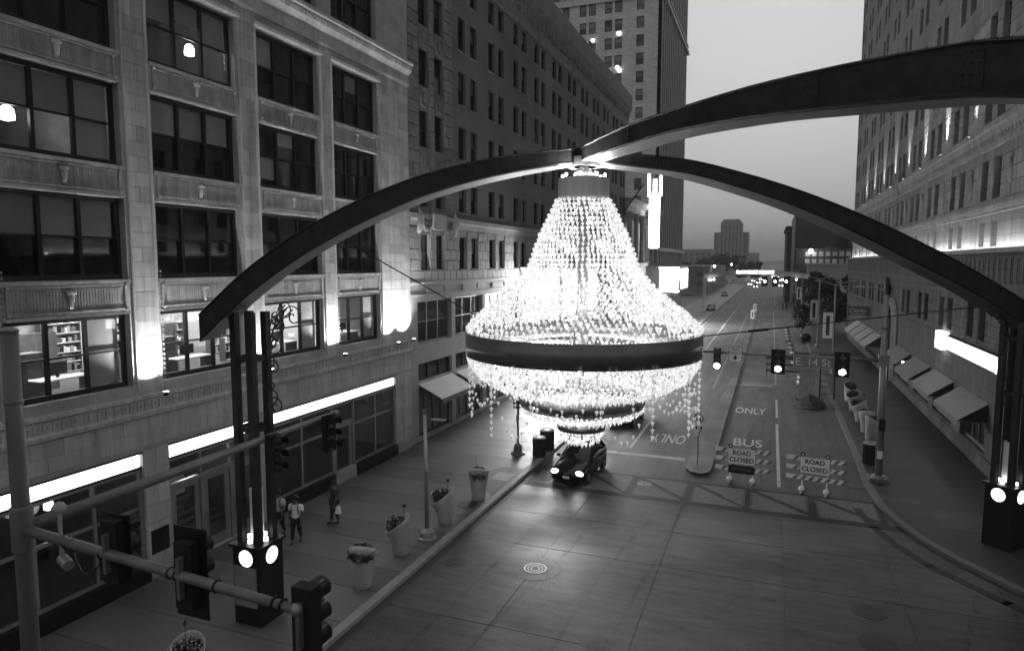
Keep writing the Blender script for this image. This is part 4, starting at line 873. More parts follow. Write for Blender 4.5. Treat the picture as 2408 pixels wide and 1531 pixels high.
def arm(name, end, top, th, umax, width, u0=.25):
    d = (end-HUB).normalized(); nn = Vector((-d.y, d.x)); rows_ = []
    for i in range(41):
        u = u0+(umax-u0)*i/40; p = HUB+d*u; zt = smooth(top, u); t = interp(th, u); w_ = interp(width, u)/2
        rows_.append([(p.x+nn.x*s*w_, p.y+nn.y*s*w_, z) for s, z in ((-1, zt-t), (1, zt-t), (1, zt), (-1, zt))])
    b = MB(); b.loft(rows_); a = part(name, b, 'beam', fr)
    f = MB()
    for s in (-1, 1):
        for zz in (0, 1):
            pts = []
            for i in range(0, 41, 2):
                u = u0+(umax-u0)*i/40; p = HUB+d*u; z = smooth(top, u)-(0 if zz else interp(th, u)); w_ = interp(width, u)/2+.012
                pts.append((p.x+nn.x*s*w_, p.y+nn.y*s*w_, z+(-.03 if zz else .03)))
            f.tube(pts, .028, 4)
    part('edge_flange', f, 'beam', a)
    for u in [u0+2.1+2.6*q for q in range(int((umax-2.5)/2.6))]:
        p = HUB+d*u; zt = smooth(top, u); t = interp(th, u); w_ = interp(width, u)/2; g_ = (smooth(top, u+.1)-smooth(top, u-.1))/.2
        for s in (-1, 1):
            sp_ = MB()
            q0 = [(p.x+d.x*du+nn.x*s*(w_+.014), p.y+d.y*du+nn.y*s*(w_+.014), zt+g_*du-zz*t) for du, zz in ((-.16, .12), (.16, .12), (.16, .88), (-.16, .88))]; sp_.add(q0, [(0, 1, 2, 3)])
            for du in (-.11, 0, .11):
                for zz in (.2, .4, .6, .8): sp_.sph((p.x+d.x*du+nn.x*s*(w_+.016), p.y+d.y*du+nn.y*s*(w_+.016), zt+g_*du-zz*t), .02, n=6, m=4)
            part('splice_plate', sp_, 'iron', a)
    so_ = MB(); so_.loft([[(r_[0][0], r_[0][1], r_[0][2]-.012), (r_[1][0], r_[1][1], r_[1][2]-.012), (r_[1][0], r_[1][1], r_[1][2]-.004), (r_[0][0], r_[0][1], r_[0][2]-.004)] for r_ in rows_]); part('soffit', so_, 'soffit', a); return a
arm('arm', PL, [(0, 13.6), (.85, 13.52), (2, 13.37), (3.2, 13.15), (4.4, 12.84), (5.6, 12.4), (6.8, 11.85), (8.06, 11.14), (9.33, 10.22), (10.55, 9.1)], [(0, .4), (2, .48), (5, .62), (8, .72), (11, .76)], 10.55, [(0, .5), (1, .85), (2.5, 1.1), (11, 1.15)])
arm('arm', PR, [(0, 13.52), (.96, 13.5), (2.9, 13.42), (4.3, 13.22), (6.45, 12.79), (8.75, 12.18), (11.2, 11.38), (13.85, 10.41), (15.7, 9.62), (18, 8.55)], [(0, .33), (3, .4), (6.5, .52), (9, .64), (11, .74), (18, .8)], 17.9, [(0, .5), (1.5, .75), (4, .78), (18, .8)])
arm('arm', PN, [(0, 13.58), (2.3, 13.77), (3.8, 13.82), (6.2, 13.83), (8, 13.74), (9.4, 13.62), (10.6, 13.46), (14, 12.5), (17, 11.1), (20, 9.2)], [(0, .39), (2.3, .47), (4, .48), (6.2, .6), (8, .7), (11, .78), (20, .9)], 20, [(0, .5), (2, .75), (5, .8), (20, .85)])
part('hub_plate', MB().prism([(HUB.x+.5*math.cos(a), HUB.y+.5*math.sin(a)) for a in [2*PI*i/6+.3 for i in range(6)]], 13.1, 13.35), 'beam', fr)
part('hub_block', MB().lathe([(.34, 13.1), (.34, 13.6)], tuple(HUB), 8), 'beam', fr)
def pylon(loc, rotz, label, ztop, out):
    t = thing('clock_column', label, 'column', (loc[0], loc[1], .13), rotz, 'clock columns under the arch', local=True)
    part('base', MB().box(-.48, .48, -.48, .48, 0, 2.28), 'granite', t); part('cap', MB().box(-.55, .55, -.55, .55, 2.28, 2.36), 'black', t)
    for k in range(4):
        a = k*PI/2; m_ = Matrix.Rotation(a, 4, 'Z')
        disc = MB(); disc.tube([(0, -.48, 1.98), (0, -.505, 1.98)], .24, 32).xf(m_); c = part('clock', disc, 'clock', t)
        h = MB(); h.cbox(0, -.509, 2.03, .014, .006, .12); h.cbox(.05, -.509, 1.98, .12, .006, .014)
        for q in range(12): h.cbox(.2*math.sin(q*PI/6), -.509, 1.98+.2*math.cos(q*PI/6), .022, .006, .022)
        part('hands', h.xf(m_), 'letter', c); part('rim', MB().loft([[((.25+.014*math.cos(q))*math.cos(a2), -.49+.02*math.sin(q), 1.98+(.25+.014*math.cos(q))*math.sin(a2)) for q in (0, PI/2, PI, 3*PI/2)] for a2 in [2*PI*i/28 for i in range(29)]], cap=False).xf(m_), 'black', c)
    for sx in (-1, 1):
        for sy in (-1, 1):
            part('post', MB().box(sx*.29-.095, sx*.29+.095, sy*.29-.095, sy*.29+.095, 2.36, ztop-.2), 'beam', t)
    for z in (5.6, 7.6):
        if z < ztop-.5:
            o = MB()
            for s in (-1, 1): o.box(-.195, .195, s*.29-.05, s*.29+.05, z, z+.16); o.box(s*.29-.05, s*.29+.05, -.195, .195, z, z+.16)
            part('tie', o, 'beam', t)
    for k in range(4):
        m_ = Matrix.Rotation(k*PI/2, 4, 'Z'); part('lamp', MB().tube([(0, -.3, 2.36), (0, -.3, 2.46)], .07, 10).xf(m_), 'glow', t); part('glow_panel', MB().box(-.1, .1, -.16, -.15, 2.4, 3.9).xf(m_), 'white', t)
        p = m_ @ Vector((0, -.32, 2.55)); light('POINT', 'column_lamp', tuple(p), 1.5, t, size=.05)
    m_ = Matrix.Rotation(out, 4, 'Z')                    # scrolls of wrought iron on two sides
    for q, (dy, sg) in enumerate(((.0, 1), (PI/2, 1))):
        o = MB(); mm = Matrix.Rotation(out+dy, 4, 'Z')
        z = ztop-3.6
        for r_, zz, xx, st, cw in ((.16, 0, .66, PI, 1), (.3, .75, .82, PI, -1), (.14, 1.35, .66, -PI/2, 1), (.24, 1.85, .78, PI, -1), (.3, 2.5, .85, PI, 1), (.22, 3.05, 1.0, -PI/2, 1), (.34, 3.3, 1.5, PI, -1), (.22, 3.2, 1.0, PI, 1)):
            o.tube([(x, y, zq) for x, y, zq in spiral((xx, 0, z+zz), r_, 1.4, st, 26, .03, cw)], .021, 5)
        o.tube([(.5, 0, z-.1), (.62, 0, z+.35), (.52, 0, z+.9), (.66, 0, z+1.6), (.55, 0, z+2.3), (.85, 0, z+3.0), (1.5, 0, z+3.5)], .022, 5)
        part('scrollwork', o.xf(mm), 'iron', t)
    return t
p1 = pylon(PL, 0, 'black clock column on the left pavement with a grey map panel', 9.2, 0)
mp = part('map_panel', MB().box(-.42, .36, -.52, -.48, .55, 1.72), 'board', p1); part('map_print', MB().box(-.12, .06, -.526, -.52, .6, 1.7), 'signgrey', mp)
pylon(PR, PI/4, 'black clock column at the right edge in front of the podium', 9.0, PI)
pylon(PN, PI/4, 'black clock column carrying the near arm of the arch', 9.6, PI)
# ================================================================== CHANDELIER
hx, hy = HUB
ch = thing('chandelier', 'huge glowing crystal chandelier with dark bands hanging over the junction', 'chandelier', (hx, hy, 5.3))
part('hanger', MB().lathe([(.3, 12.78), (.27, 12.95), (.12, 13.08), (.1, 13.15)], (hx, hy), 16), 'blackm', ch)
part('drum', MB().loft([[(hx+r*math.cos(a), hy+r*math.sin(a), z) for r, z in ((.70, 12.27), (.70, 12.79), (.2, 12.80), (.2, 12.78), (.66, 12.76), (.66, 12.28))] for a in [2*PI*i/40 for i in range(41)]], cap=False), 'drum', ch, False)
def band(nm, r, z0, z1, m='ring', t=.05, n=64, r2=None):
    r2 = r2 or r
    return part(nm, MB().loft([[(hx+q*math.cos(a), hy+q*math.sin(a), z) for q, z in ((r, z0), (r2, z1), (r2-t, z1), (r-t, z0))] for a in [2*PI*i/n for i in range(n+1)]], cap=False), m, ch, True)
band('main_band', 3.26, 7.98, 8.62, r2=3.28); band('middle_band', 1.72, 6.5, 6.92, r2=1.84); band('lower_band', .68, 5.83, 6.17, r2=.7)
band('deck', 3.1, 8.28, 8.3, 'drum', 1.5)
part('core', MB().lathe([(.06, 5.5), (.07, 8), (.16, 8.4), (.15, 12.2)], (hx, hy), 14), 'steeld', ch)
o = MB()
for i in range(8):
    a = 2*PI*i/8+.2; pts = [(.6, 12.25), (1.15, 11.15), (1.42, 10.25), (1.9, 9.6), (2.6, 9.1), (3.15, 8.62)]
    o.tube([(hx+r*math.cos(a), hy+r*math.sin(a), z) for r, z in pts], .015, 4)
part('wires', o, 'steel', ch)
cr = MB(); n6 = 6; H2 = .5
cr.add([(0, 0, -H2*1.25), (0, 0, H2*.75)]+[(.42*math.cos(2*PI*j/n6), .42*math.sin(2*PI*j/n6), .15) for j in range(n6)], [(0, 2+(j+1) % n6, 2+j) for j in range(n6)]+[(1, 2+j, 2+(j+1) % n6) for j in range(n6)])
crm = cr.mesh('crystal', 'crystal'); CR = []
RC = random.Random(3)
def crow(r, z, n, s, j=.0, ph=0):
    for i in range(n):
        a = 2*PI*(i+ph)/n; q = r+RC.uniform(-j, j); CR.append((hx+q*math.cos(a), hy+q*math.sin(a), z+RC.uniform(-j, j), s*RC.uniform(.75, 1.3)))
up = [(.75, 12.18), (.97, 11.75), (1.23, 11.2), (1.39, 10.75), (1.53, 10.35), (1.74, 10.03), (1.99, 9.76), (2.35, 9.48), (2.69, 9.22), (2.98, 8.98), (3.15, 8.8), (3.2, 8.7)]
tot = [0]
for p, q in zip(up, up[1:]): tot.append(tot[-1]+math.hypot(q[0]-p[0], q[1]-p[1]))
nr = 31
for k in range(nr):
    d_ = tot[-1]*k/(nr-1); i = max(j for j in range(len(tot)) if tot[j] <= d_+1e-9); i = min(i, len(up)-2); t = (d_-tot[i])/(tot[i+1]-tot[i])
    r, z = up[i][0]+(up[i+1][0]-up[i][0])*t, up[i][1]+(up[i+1][1]-up[i][1])*t
    crow(r, z, int(2*PI*r/(.135 if r < 1.5 else .17)), .125, .012 if r < 1.6 else .04, .5*(k % 2))
def bowl(pr, nr, sp, s, j):
    for k in range(nr):
        t = k/(nr-1)*(len(pr)-1); i = min(int(t), len(pr)-2); f = t-i; r = pr[i][0]+(pr[i+1][0]-pr[i][0])*f; z = pr[i][1]+(pr[i+1][1]-pr[i][1])*f
        crow(r, z, max(8, int(2*PI*r/sp)), s, j, .5*(k % 2))
bowl([(3.2, 7.93), (3.12, 7.68), (2.85, 7.38), (2.4, 7.12), (1.95, 6.95)], 11, .14, .125, .035)
bowl([(1.7, 6.46), (1.5, 6.3), (1.15, 6.2), (.76, 6.16)], 6, .13, .11, .03)
bowl([(.62, 5.79), (.58, 5.62), (.42, 5.46), (.12, 5.4)], 5, .12, .1, .03)
NSH = len(CR)
for i in range(14):                                      # hanging strands and swags
    a = 2*PI*i/14+.15
    for k in range(int(RC.choice((6, 8, 10, 11)))): CR.append((hx+3.2*math.cos(a), hy+3.2*math.sin(a), 7.85-.17*k, .12))
    a2 = a+2*PI/14
    for k in range(1, 9):
        t = k/9; q = a+(a2-a)*t; CR.append((hx+3.1*math.cos(q), hy+3.1*math.sin(q), 7.4-1.2*math.sin(PI*t)*(.5+.5*(i % 2)), .1))
for i in range(12):
    a = 2*PI*i/12
    for k in range(3): CR.append((hx+1.9*math.cos(a), hy+1.9*math.sin(a), 6.85-.15*k, .11))
CR = [c+(int(i >= NSH),) for i, c in enumerate(CR)]
CR.sort(key=lambda c: (Vector(c[:3])-Vector((0, 0, CAM_H))).length)
# the crystals that show largest are parts of their own, the remainder one mass
near = CR[::1][:300]; rest = CR[300:]
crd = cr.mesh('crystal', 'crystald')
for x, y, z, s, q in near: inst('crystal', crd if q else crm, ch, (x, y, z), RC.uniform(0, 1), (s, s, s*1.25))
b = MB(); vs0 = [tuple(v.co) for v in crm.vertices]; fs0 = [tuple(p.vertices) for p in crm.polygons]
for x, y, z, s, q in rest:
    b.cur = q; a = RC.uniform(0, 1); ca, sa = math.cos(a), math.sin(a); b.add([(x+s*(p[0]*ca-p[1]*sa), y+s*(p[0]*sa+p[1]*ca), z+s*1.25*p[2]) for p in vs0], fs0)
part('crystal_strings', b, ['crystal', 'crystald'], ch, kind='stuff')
for k, (x, y, z, r_, pw) in enumerate(((0, 0, 11.6, .0, 130), (-.9, -.6, 9.6, .16, 300), (.9, .5, 9.6, .14, 250), (.7, -.9, 9.5, .0, 250), (-.7, .8, 9.5, .0, 250), (-.1, -2.0, 7.55, .2, 210), (1.9, .2, 7.6, .0, 170), (-1.9, .2, 7.6, .0, 170), (.3, 1.9, 7.6, .0, 170), (.25, -.9, 6.42, .1, 60), (-.5, .4, 6.42, 0, 60), (0, 0, 5.95, .0, 12))):
    pw *= .4 if z > 8 else .5
    if r_: part('bulb', MB().sph((hx+x, hy+y, z), r_, n=14, m=10), 'bulb', ch, True)
    light('POINT', 'bulb_lamp', (hx+x, hy+y, z), pw, ch, size=.12)
for i in range(8):                                       # lamps added over the drum to brighten the arm undersides
    a = 2*PI*i/8+.1; q = (hx+.58*math.cos(a), hy+.58*math.sin(a), 12.87)
    part('added_arm_lamp', MB().sph(q, .045, n=8, m=6), 'up', ch, True); light('POINT', 'added_arm_lamp_light', (q[0], q[1], 12.98), 85, ch, size=.05)
# stay cables
def cable(pts, label, r=.018):
    t = thing('stay_cable', label, 'cable', pts[0], group='thin stay cables'); part('wire', MB().tube(pts, r, 5), 'black', t)
    q = Vector(pts[0]).lerp(Vector(pts[1]), .12); part('turnbuckle', MB().tube([q, Vector(pts[0]).lerp(Vector(pts[1]), .17)], r*2.4, 6), 'black', t)
cable([(hx+3.2, hy+.3, 8.55), (8.0, 28.3, 9.1)], 'thin stay cable from the chandelier band to the right clock column')
cable([(-11.2, 16.1, 11.1), (-7.9, 18.9, 8.6)], 'thin stay cable from the left arch arm down to the chandelier')
# ================================================================== TRAFFIC SIGNALS
def signal(loc, rotz, label, lit=None, plate=(.62, 1.2), group='traffic signals', drop=0., visor=True):
    t = thing('traffic_signal', label, 'traffic signal', loc, rotz, group, local=True)       # faces local -Y
    h = 1.06; z0 = -h/2-drop
    part('housing', MB().box(-.17, .17, -.1, .12, z0, z0+h), 'blackm', t)
    if plate: part('backplate', MB().box(-plate[0]/2, plate[0]/2, -.06, -.045, z0+h/2-plate[1]/2, z0+h/2+plate[1]/2), 'black', t)
    for k in range(3):
        z = z0+h-.18-.35*k
        l = part('lens', MB().tube([(0, -.1, z), (0, -.13, z)], .145, 18), 'sigon' if k == lit else 'panegrey', t)
        pts = [[((.16)*math.cos(a), y, z+.16*math.sin(a)+.01) for a in [rad(-25)+rad(230)*i/12 for i in range(13)]] for y in (-.1, -.36)]
        v = MB(); v.add(pts[0]+pts[1], [(i, i+1, 14+i, 13+i) for i in range(12)]); part('visor', v, 'black', l)
    part('bracket', MB().box(-.03, .03, .1, .22, z0+.2, z0+h-.2), 'steeld', t)
    return t
# near left mast
mst = thing('signal_mast', 'tall grey mast at the left edge with two long signal arms', 'mast', (-12.5, 7.8, .13))
part('pole', MB().tube([(-12.5, 7.8, .1), (-12.5, 7.8, 5.2), (-12.5, 7.8, 7.6), (-12.5, 7.8, 9.3)], [.155, .145, .14, .135], 22), 'steeln', mst, True)
part('collar', MB().lathe([(.15, 5.3), (.18, 5.32), (.18, 6.12), (.15, 6.14)], (-12.5, 7.8), 20), 'steeld', mst); part('cap', MB().lathe([(.14, 9.28), (.16, 9.32), (.08, 9.38)], (-12.5, 7.8), 18), 'steel', mst)
part('joint_ring', MB().lathe([(.14, 8.0), (.155, 8.02), (.155, 8.06), (.14, 8.08)], (-12.5, 7.8), 20), 'steeld', mst)
part('cross_arm', MB().tube([(-12.4, 7.78, 5.72), (-9, 7.52, 5.7), (-6.05, 7.3, 5.68)], [.095, .082, .07], 14), 'steeln', mst, True)
part('street_arm', MB().tube([(-12.5, 7.9, 5.72), (-12.47, 12, 5.8), (-12.44, 17.2, 5.9)], [.125, .105, .08], 14), 'steeld', mst, True)
part('end_cap', MB().sph((-6.04, 7.3, 5.68), .095), 'steel', mst, True)
for x in (-11.2, -10.25, -8.45, -8.6, -7.6, -6.45, -6.3): part('strap', MB().tube([(x, 7.3+.076*(-x-6.05)-.0, 5.69), (x+.03, 7.3+.076*(-x-6.05), 5.69)], .1, 12), 'black', mst)
o = MB(); o.tube([(-10.9, 7.6, 5.58), (-10.75, 7.6, 5.3), (-10.5, 7.6, 5.28), (-10.3, 7.6, 5.5)], .012, 5); o.tube([(-8.5, 7.5, 5.6), (-8.4, 7.5, 5.35), (-8.3, 7.5, 5.5)], .012, 5); part('cable_loop', o, 'black', mst)
signal((-10.1, 7.75, 5.72), PI, 'backplated signal seen from behind, nearest the left mast', None, (.6, 1.2), 'signals on the near mast')
signal((-8.35, 7.62, 5.66), PI, 'tall backplated signal seen from behind, middle of the near arm', None, (.66, 1.46), 'signals on the near mast')
signal((-6.02, 7.5, 5.42), PI, 'black signal without backplate at the tip of the near arm', None, None, 'signals on the near mast')
signal((-12.25, 14.1, 5.42), PI/2, 'side-on signal with hooded lenses beside the left clock column', None, None, 'signals on the near mast')
signal((-12.25, 16.5, 5.42), PI/2, 'side-on signal at the far end of the street arm', None, (.55, 1.15), 'signals on the near mast')
t = thing('traffic_sensor', 'white domed traffic sensor on a short post on the near arm', 'sensor', (-11.35, 7.7, 5.83))
part('post', MB().tube([(-11.35, 7.7, 5.35), (-11.35, 7.7, 6.25)], .035, 10), 'pot', t); part('dome', MB().lathe([(.05, 6.22), (.12, 6.25), (.125, 6.3), (.08, 6.37), (.02, 6.4)], (-11.35, 7.7), 14), 'pot', t, True); part('camera_body', MB().tube([(-11.2, 7.6, 5.45), (-10.9, 7.5, 5.42)], .09, 12), 'steel', t)
# far right mast
ms2 = thing('signal_mast', 'pale grey mast on the right pavement with street name and bus lane signs', 'mast', (5.1, 35.6, .13))
part('pole', MB().tube([(5.1, 35.6, .1), (5.08, 35.6, 4), (5.05, 35.6, 9.0)], [.17, .155, .12], 18), 'steel', ms2, True)
part('foot', MB().box(4.68, 5.52, 35.2, 36.0, .12, .3), 'steeld', ms2); part('flange', MB().lathe([(.3, .3), (.28, .38), (.18, .42)], (5.1, 35.6), 14), 'steel', ms2)
part('arm', MB().tube([(5.05, 35.6, 5.92), (0, 35.6, 5.95), (-4.6, 35.6, 5.98)], [.1, .085, .06], 12), 'steel', ms2, True)
part('clamp', MB().box(4.85, 5.3, 35.4, 35.8, 5.65, 6.2), 'steel', ms2)
part('luminaire_arm', MB().tube([(5.05, 35.6, 8.95), (4.9, 35.55, 9.25), (4.5, 35.5, 9.35), (4.2, 35.5, 9.36)], .035, 8), 'steel', ms2); part('luminaire', MB().sph((3.95, 35.5, 9.36), .32, .14, .06, 12, 6), 'steel', ms2, True)
o = MB(); o.box(4.98, 5.25, 35.3, 35.46, 2.6, 3.15); part('walk_signal', o, 'black', ms2); part('button_box', MB().box(4.98, 5.2, 35.36, 35.46, 1.25, 1.6), 'white', ms2); part('band', MB().lathe([(.17, 7.4), (.19, 7.42), (.19, 7.5), (.17, 7.52)], (5.06, 35.6), 14), 'steeld', ms2)
signal((3.3, 35.4, 5.98), 0, 'lit signal beside the street name sign, nearest the right mast', 2, (.66, 1.22), 'lit signals over the bus lane', .32)
signal((.45, 35.4, 5.98), 0, 'lit signal left of the street name sign, mid arm', 2, (.66, 1.22), 'lit signals over the bus lane', .32)
signal((-2.43, 35.4, 5.98), 0, 'lit signal without backplate beside the chandelier', 2, None, 'lit signals over the bus lane', .32)
t = thing('street_sign', 'grey street name sign reading E. 14 St on the signal arm', 'sign', (2.08, 35.45, 5.4))
part('blade', MB().box(1.16, 3.0, 35.42, 35.45, 5.42, 5.98), 'signgrey', t); part('border', MB().box(1.14, 3.02, 35.43, 35.46, 5.4, 6.0), 'letterw', t); part('tab', MB().box(1.16, 3.0, 35.42, 35.45, 6.01, 6.18), 'signtab', t)
o = text('sign_name', 'E. 14 St', .5, 'letterw', t, (2.02, 35.415, 5.69)); o.scale = (1.55/o.dimensions.x, 1, 1); text('tab_name', 'Theater', .14, 'letterw', t, (2.08, 35.415, 6.09))
t = thing('lane_sign', 'white bus only sign with a down arrow on the signal arm', 'sign', (-1.56, 35.42, 5.6))
part('plate', MB().box(-1.86, -1.26, 35.44, 35.46, 5.55, 6.28), 'white', t); part('border', MB().box(-1.88, -1.24, 35.455, 35.47, 5.53, 6.3), 'letter', t)
text('word', 'BUS', .2, 'letter', t, (-1.56, 35.43, 6.16)); text('word', 'ONLY', .2, 'letter', t, (-1.56, 35.43, 5.97))
part('arrow', MB().add([(-1.61, 35.43, 5.86), (-1.51, 35.43, 5.86), (-1.51, 35.43, 5.75), (-1.43, 35.43, 5.75), (-1.56, 35.43, 5.61), (-1.69, 35.43, 5.75), (-1.61, 35.43, 5.75)], [(0, 1, 2, 3, 4, 5, 6)]), 'letter', t)
# median signs
t = thing('median_sign', 'thin post on the median nose with no U-turn and keep right signs', 'sign', (-3.26, 35.3, .14))
part('post', MB().tube([(-3.26, 35.3, .1), (-3.26, 35.3, 2.8)], .03, 8), 'steeld', t)
pl = part('no_turn_plate', MB().box(-3.53, -2.99, 35.25, 35.26, 2.24, 2.8), 'white', t)
o = MB(); o.loft([[(-3.26+(.23+d)*math.cos(a), 35.245, 2.52+(.23+d)*math.sin(a)) for d in (-.022, .022)] for a in [2*PI*i/28 for i in range(29)]], cap=False); o.add([(-3.42, 35.243, 2.66), (-3.39, 35.243, 2.69), (-3.10, 35.243, 2.38), (-3.13, 35.243, 2.35)], [(0, 1, 2, 3)]); part('ban_ring', o, 'letter', pl)
o = MB(); o.tube([(-3.16, 35.247, 2.38), (-3.16, 35.247, 2.55)]+[(-3.25+.09*math.cos(a), 35.247, 2.55+.09*math.sin(a)) for a in [PI*i/8 for i in range(1, 9)]]+[(-3.34, 35.247, 2.48)], .022, 5); o.add([(-3.41, 35.245, 2.5), (-3.27, 35.245, 2.5), (-3.34, 35.245, 2.38)], [(0, 1, 2)]); part('turn_arrow', o, 'letter', pl)
pl = part('keep_right_plate', MB().box(-3.46, -3.06, 35.25, 35.26, 1.62, 2.18), 'white', t)
o = MB(); o.tube([(-3.22, 35.245, 1.68), (-3.2, 35.245, 1.8), (-3.12, 35.245, 1.92), (-3.12, 35.245, 2.02)], .028, 5); o.add([(-3.21, 35.243, 2.01), (-3.03, 35.243, 2.01), (-3.12, 35.243, 2.14)], [(0, 1, 2)]); o.add([(-3.4, 35.243, 2.12), (-3.3, 35.243, 2.12), (-3.33, 35.243, 1.92), (-3.37, 35.243, 1.92)], [(0, 1, 2, 3)]); part('keep_right_arrow', o, 'letter', pl)
# ================================================================== BARRICADES
def barricade(loc, rotz, label, low):
    t = thing('barricade', label, 'barricade', loc, rotz, 'road closed barricades', local=True)
    for x in (-.52, .52): part('upright', MB().box(x-.03, x+.03, -.03, .03, .05, 1.62), 'white', t); part('foot', MB().box(x-.04, x+.04, -.5, .5, 0, .06), 'white', t); part('sandbag', MB().sph((x, -.2, .13), .14, .26, .12, 10, 6), 'white', t, True)
    for z in (.52, .98, 1.42):
        b = part('board', MB().box(-1.22, 1.22, -.055, -.035, z, z+.2), 'white', t); o = MB(); x = -1.3
        while x < 1.1:
            q = [(x, z), (x+.17, z), (x+.33, z+.2), (x+.16, z+.2)]
            if x > -1.2: o.add([(p, -.058, zz) for p, zz in q], [(0, 1, 2, 3)])
            x += .34
        part('stripes', o, 'awn', b)
    s = part('sign_panel', MB().box(-.62, .62, -.09, -.075, .86, 1.6), 'white', t); part('sign_border', MB().box(-.64, .64, -.074, -.066, .84, 1.62), 'letter', s)
    text('word', 'ROAD', .3, 'letter', s, (0, -.093, 1.4), local=True, bold=.008); text('word', 'CLOSED', .3, 'letter', s, (0, -.093, 1.06), local=True, bold=.008)
    if low: d = part('detour_panel', MB().box(-.6, .6, -.09, -.075, .4, .8), 'letter', t); text('word', 'DETOUR', .22, 'awn', d, (0, -.093, .6), local=True)
    for x in (-.52, .52): l = part('flasher', MB().tube([(x, -.04, 1.72), (x, .04, 1.72)], .1, 16), 'black', t); part('lens', MB().tube([(x, -.05, 1.72), (x, -.041, 1.72)], .045, 10), 'white', l)
barricade((-1.04, 33.5, 0), rad(-2), 'road closed barricade with a dark detour panel below the sign', True)
barricade((2.16, 33.12, 0), rad(-8), 'road closed barricade with bare lower boards beside the right kerb', False)
# ================================================================== PLANTERS, LAMPS, BINS
RP = random.Random(21)
def planter(x, y, rz, label, tilt=.45, kind=0, sc=1., group='slanted planters', flag=True):
    t = thing('planter', label, 'planter', (x, y, .13), rz, group, local=True); t.scale = (sc, sc, sc)
    prof = [(.26, 0), (.28, .05), (.31, .35), (.355, .7), (.41, 1.0), (.44, 1.15)]; n = 26; rows_ = []
    def zcut(r, a, z, k): return z*(1+(tilt*math.cos(a)*r/.44/2)*(z/1.15))
    for r, z in prof: rows_.append([(r*math.cos(a)+.1*(z**2)*(-1 if tilt > 0 else 1), r*math.sin(a), zcut(r, a, z, 1)) for a in [2*PI*i/n for i in range(n)]])
    for r, z in ((.39, 1.15), (.36, 1.0)): rows_.append([(r*math.cos(a)-.1*(z**2), r*math.sin(a), zcut(r, a, z, 1)) for a in [2*PI*i/n for i in range(n)]])
    b = MB(); b.loft(rows_); part('pot', b, 'pot', t, True)
    part('soil', MB().quad(*[(.37*math.cos(a)-.08, .37*math.sin(a), 1.0*(1+tilt*math.cos(a)*.38)) for a in [2*PI*i/16 for i in range(16)]]), 'soil', t)
    f = MB(); leaves(f, (-.14, 0, 1.12), (.4, .4, .3), 420, .07, RP, 0); part('foliage', f, 'leaf', t)
    if kind:
        f = MB(); leaves(f, (-.18, 0, 1.18), (.42, .4, .26), 260 if kind == 2 else 60, .04, RP, .4); part('flowers', f, 'leaff', t)
    if flag: part('tag_stick', MB().tube([(.1, .1, 1.1), (.12, .1, 1.7)], .008, 4), 'black', t); part('plant_tag', MB().cbox(.12, .1, 1.73, .12, .02, .1), 'blackm', t)
    return t
planter(-12.8, 11.55, 2.0, 'planter cut off by the bottom of the frame', .5, 2)
planter(-11.94, 17.68, rad(105), 'planter with dark shrub, nearest of the row on the left pavement', -.45, 1, 1.05, flag=False)
planter(-12.05, 20.25, rad(25), 'planter overflowing with small flowers, second on the left pavement', .55, 2)
planter(-11.86, 23.35, rad(25), 'planter with dark leaves leaning forward, third on the left pavement', .55, 1)
planter(-11.75, 26.4, rad(110), 'planter with flared rim at the kerb ramp, farthest on the left pavement', -.45, 1, 1.05)
for k, (y, lab) in enumerate(((43.6, 'nearest planter of the row beside the right kerb'), (45.6, 'second planter of the row beside the right kerb'), (48.6, 'third planter of the row beside the right kerb'), (52.2, 'fourth planter of the row beside the right kerb'), (55.6, 'farthest planter of the row beside the right kerb'))):
    planter(5.75, y, rad(200+k*70), lab, .4 if k % 2 else .5, k % 2, 1.05, 'planters beside the right kerb', flag=k == 2)
def bin_(x, y, label, h=1.0, r=.33):
    t = thing('litter_bin', label, 'bin', (x, y, .13), group='round litter bins'); b = part('body', MB().lathe([(r, .13), (r, .13+h)], (x, y), 24), 'clothg', t)
    for i in range(24): a = 2*PI*i/24; part('stave', MB().cbox(0, 0, .13+h/2, .02, .05, h*.92).xf(Matrix.Translation((x, y, 0)) @ Matrix.Rotation(a, 4, 'Z') @ Matrix.Translation((r+.012, 0, 0))), 'cloth', t)
    part('lid', MB().lathe([(r+.03, .13+h), (r+.03, .18+h), (r*.45, .2+h), (r*.4, .14+h)], (x, y), 24), 'pot', t); part('opening', MB().lathe([(r*.39, .18+h), (r*.39, .19+h)], (x, y), 18), 'black', t)
bin_(-11.37, 33.6, 'round dark litter bin nearer the camera on the left pavement'); bin_(-11.36, 34.95, 'round dark litter bin behind the other on the left pavement', 1.1, .38); bin_(5.12, 38.5, 'dark slatted litter bin beside the right mast', 1.05, .36)
t = thing('street_lamp', 'slim grey street lamp with one flat head on the left pavement', 'street lamp', (-11.81, 21.75, .13))
part('pole', MB().tube([(-11.81, 21.75, .1), (-11.86, 21.78, 5.0)], [.085, .06], 12), 'steel', t, True)
part('foot', MB().lathe([(.36, .13), (.36, .2), (.3, .24), (.27, .42), (.12, .56)], (-11.81, 21.75), 8), 'steel', t); part('arm', MB().tube([(-11.86, 21.78, 4.75), (-11.6, 21.8, 4.72)], .025, 8), 'steeld', t); part('head', MB().sph((-11.35, 21.85, 4.72), .32, .14, .05, 14, 6), 'steel', t, True); part('box', MB().cbox(-11.72, 21.7, 2.5, .1, .12, .6), 'steel', t); part('tip', MB().box(-11.93, -11.79, 21.72, 21.84, 4.9, 5.1), 'steeld', t)
t = thing('walk_signal_post', 'short dark pedestrian signal post on the left pavement by the bins', 'signal post', (-12.59, 33.6, .13))
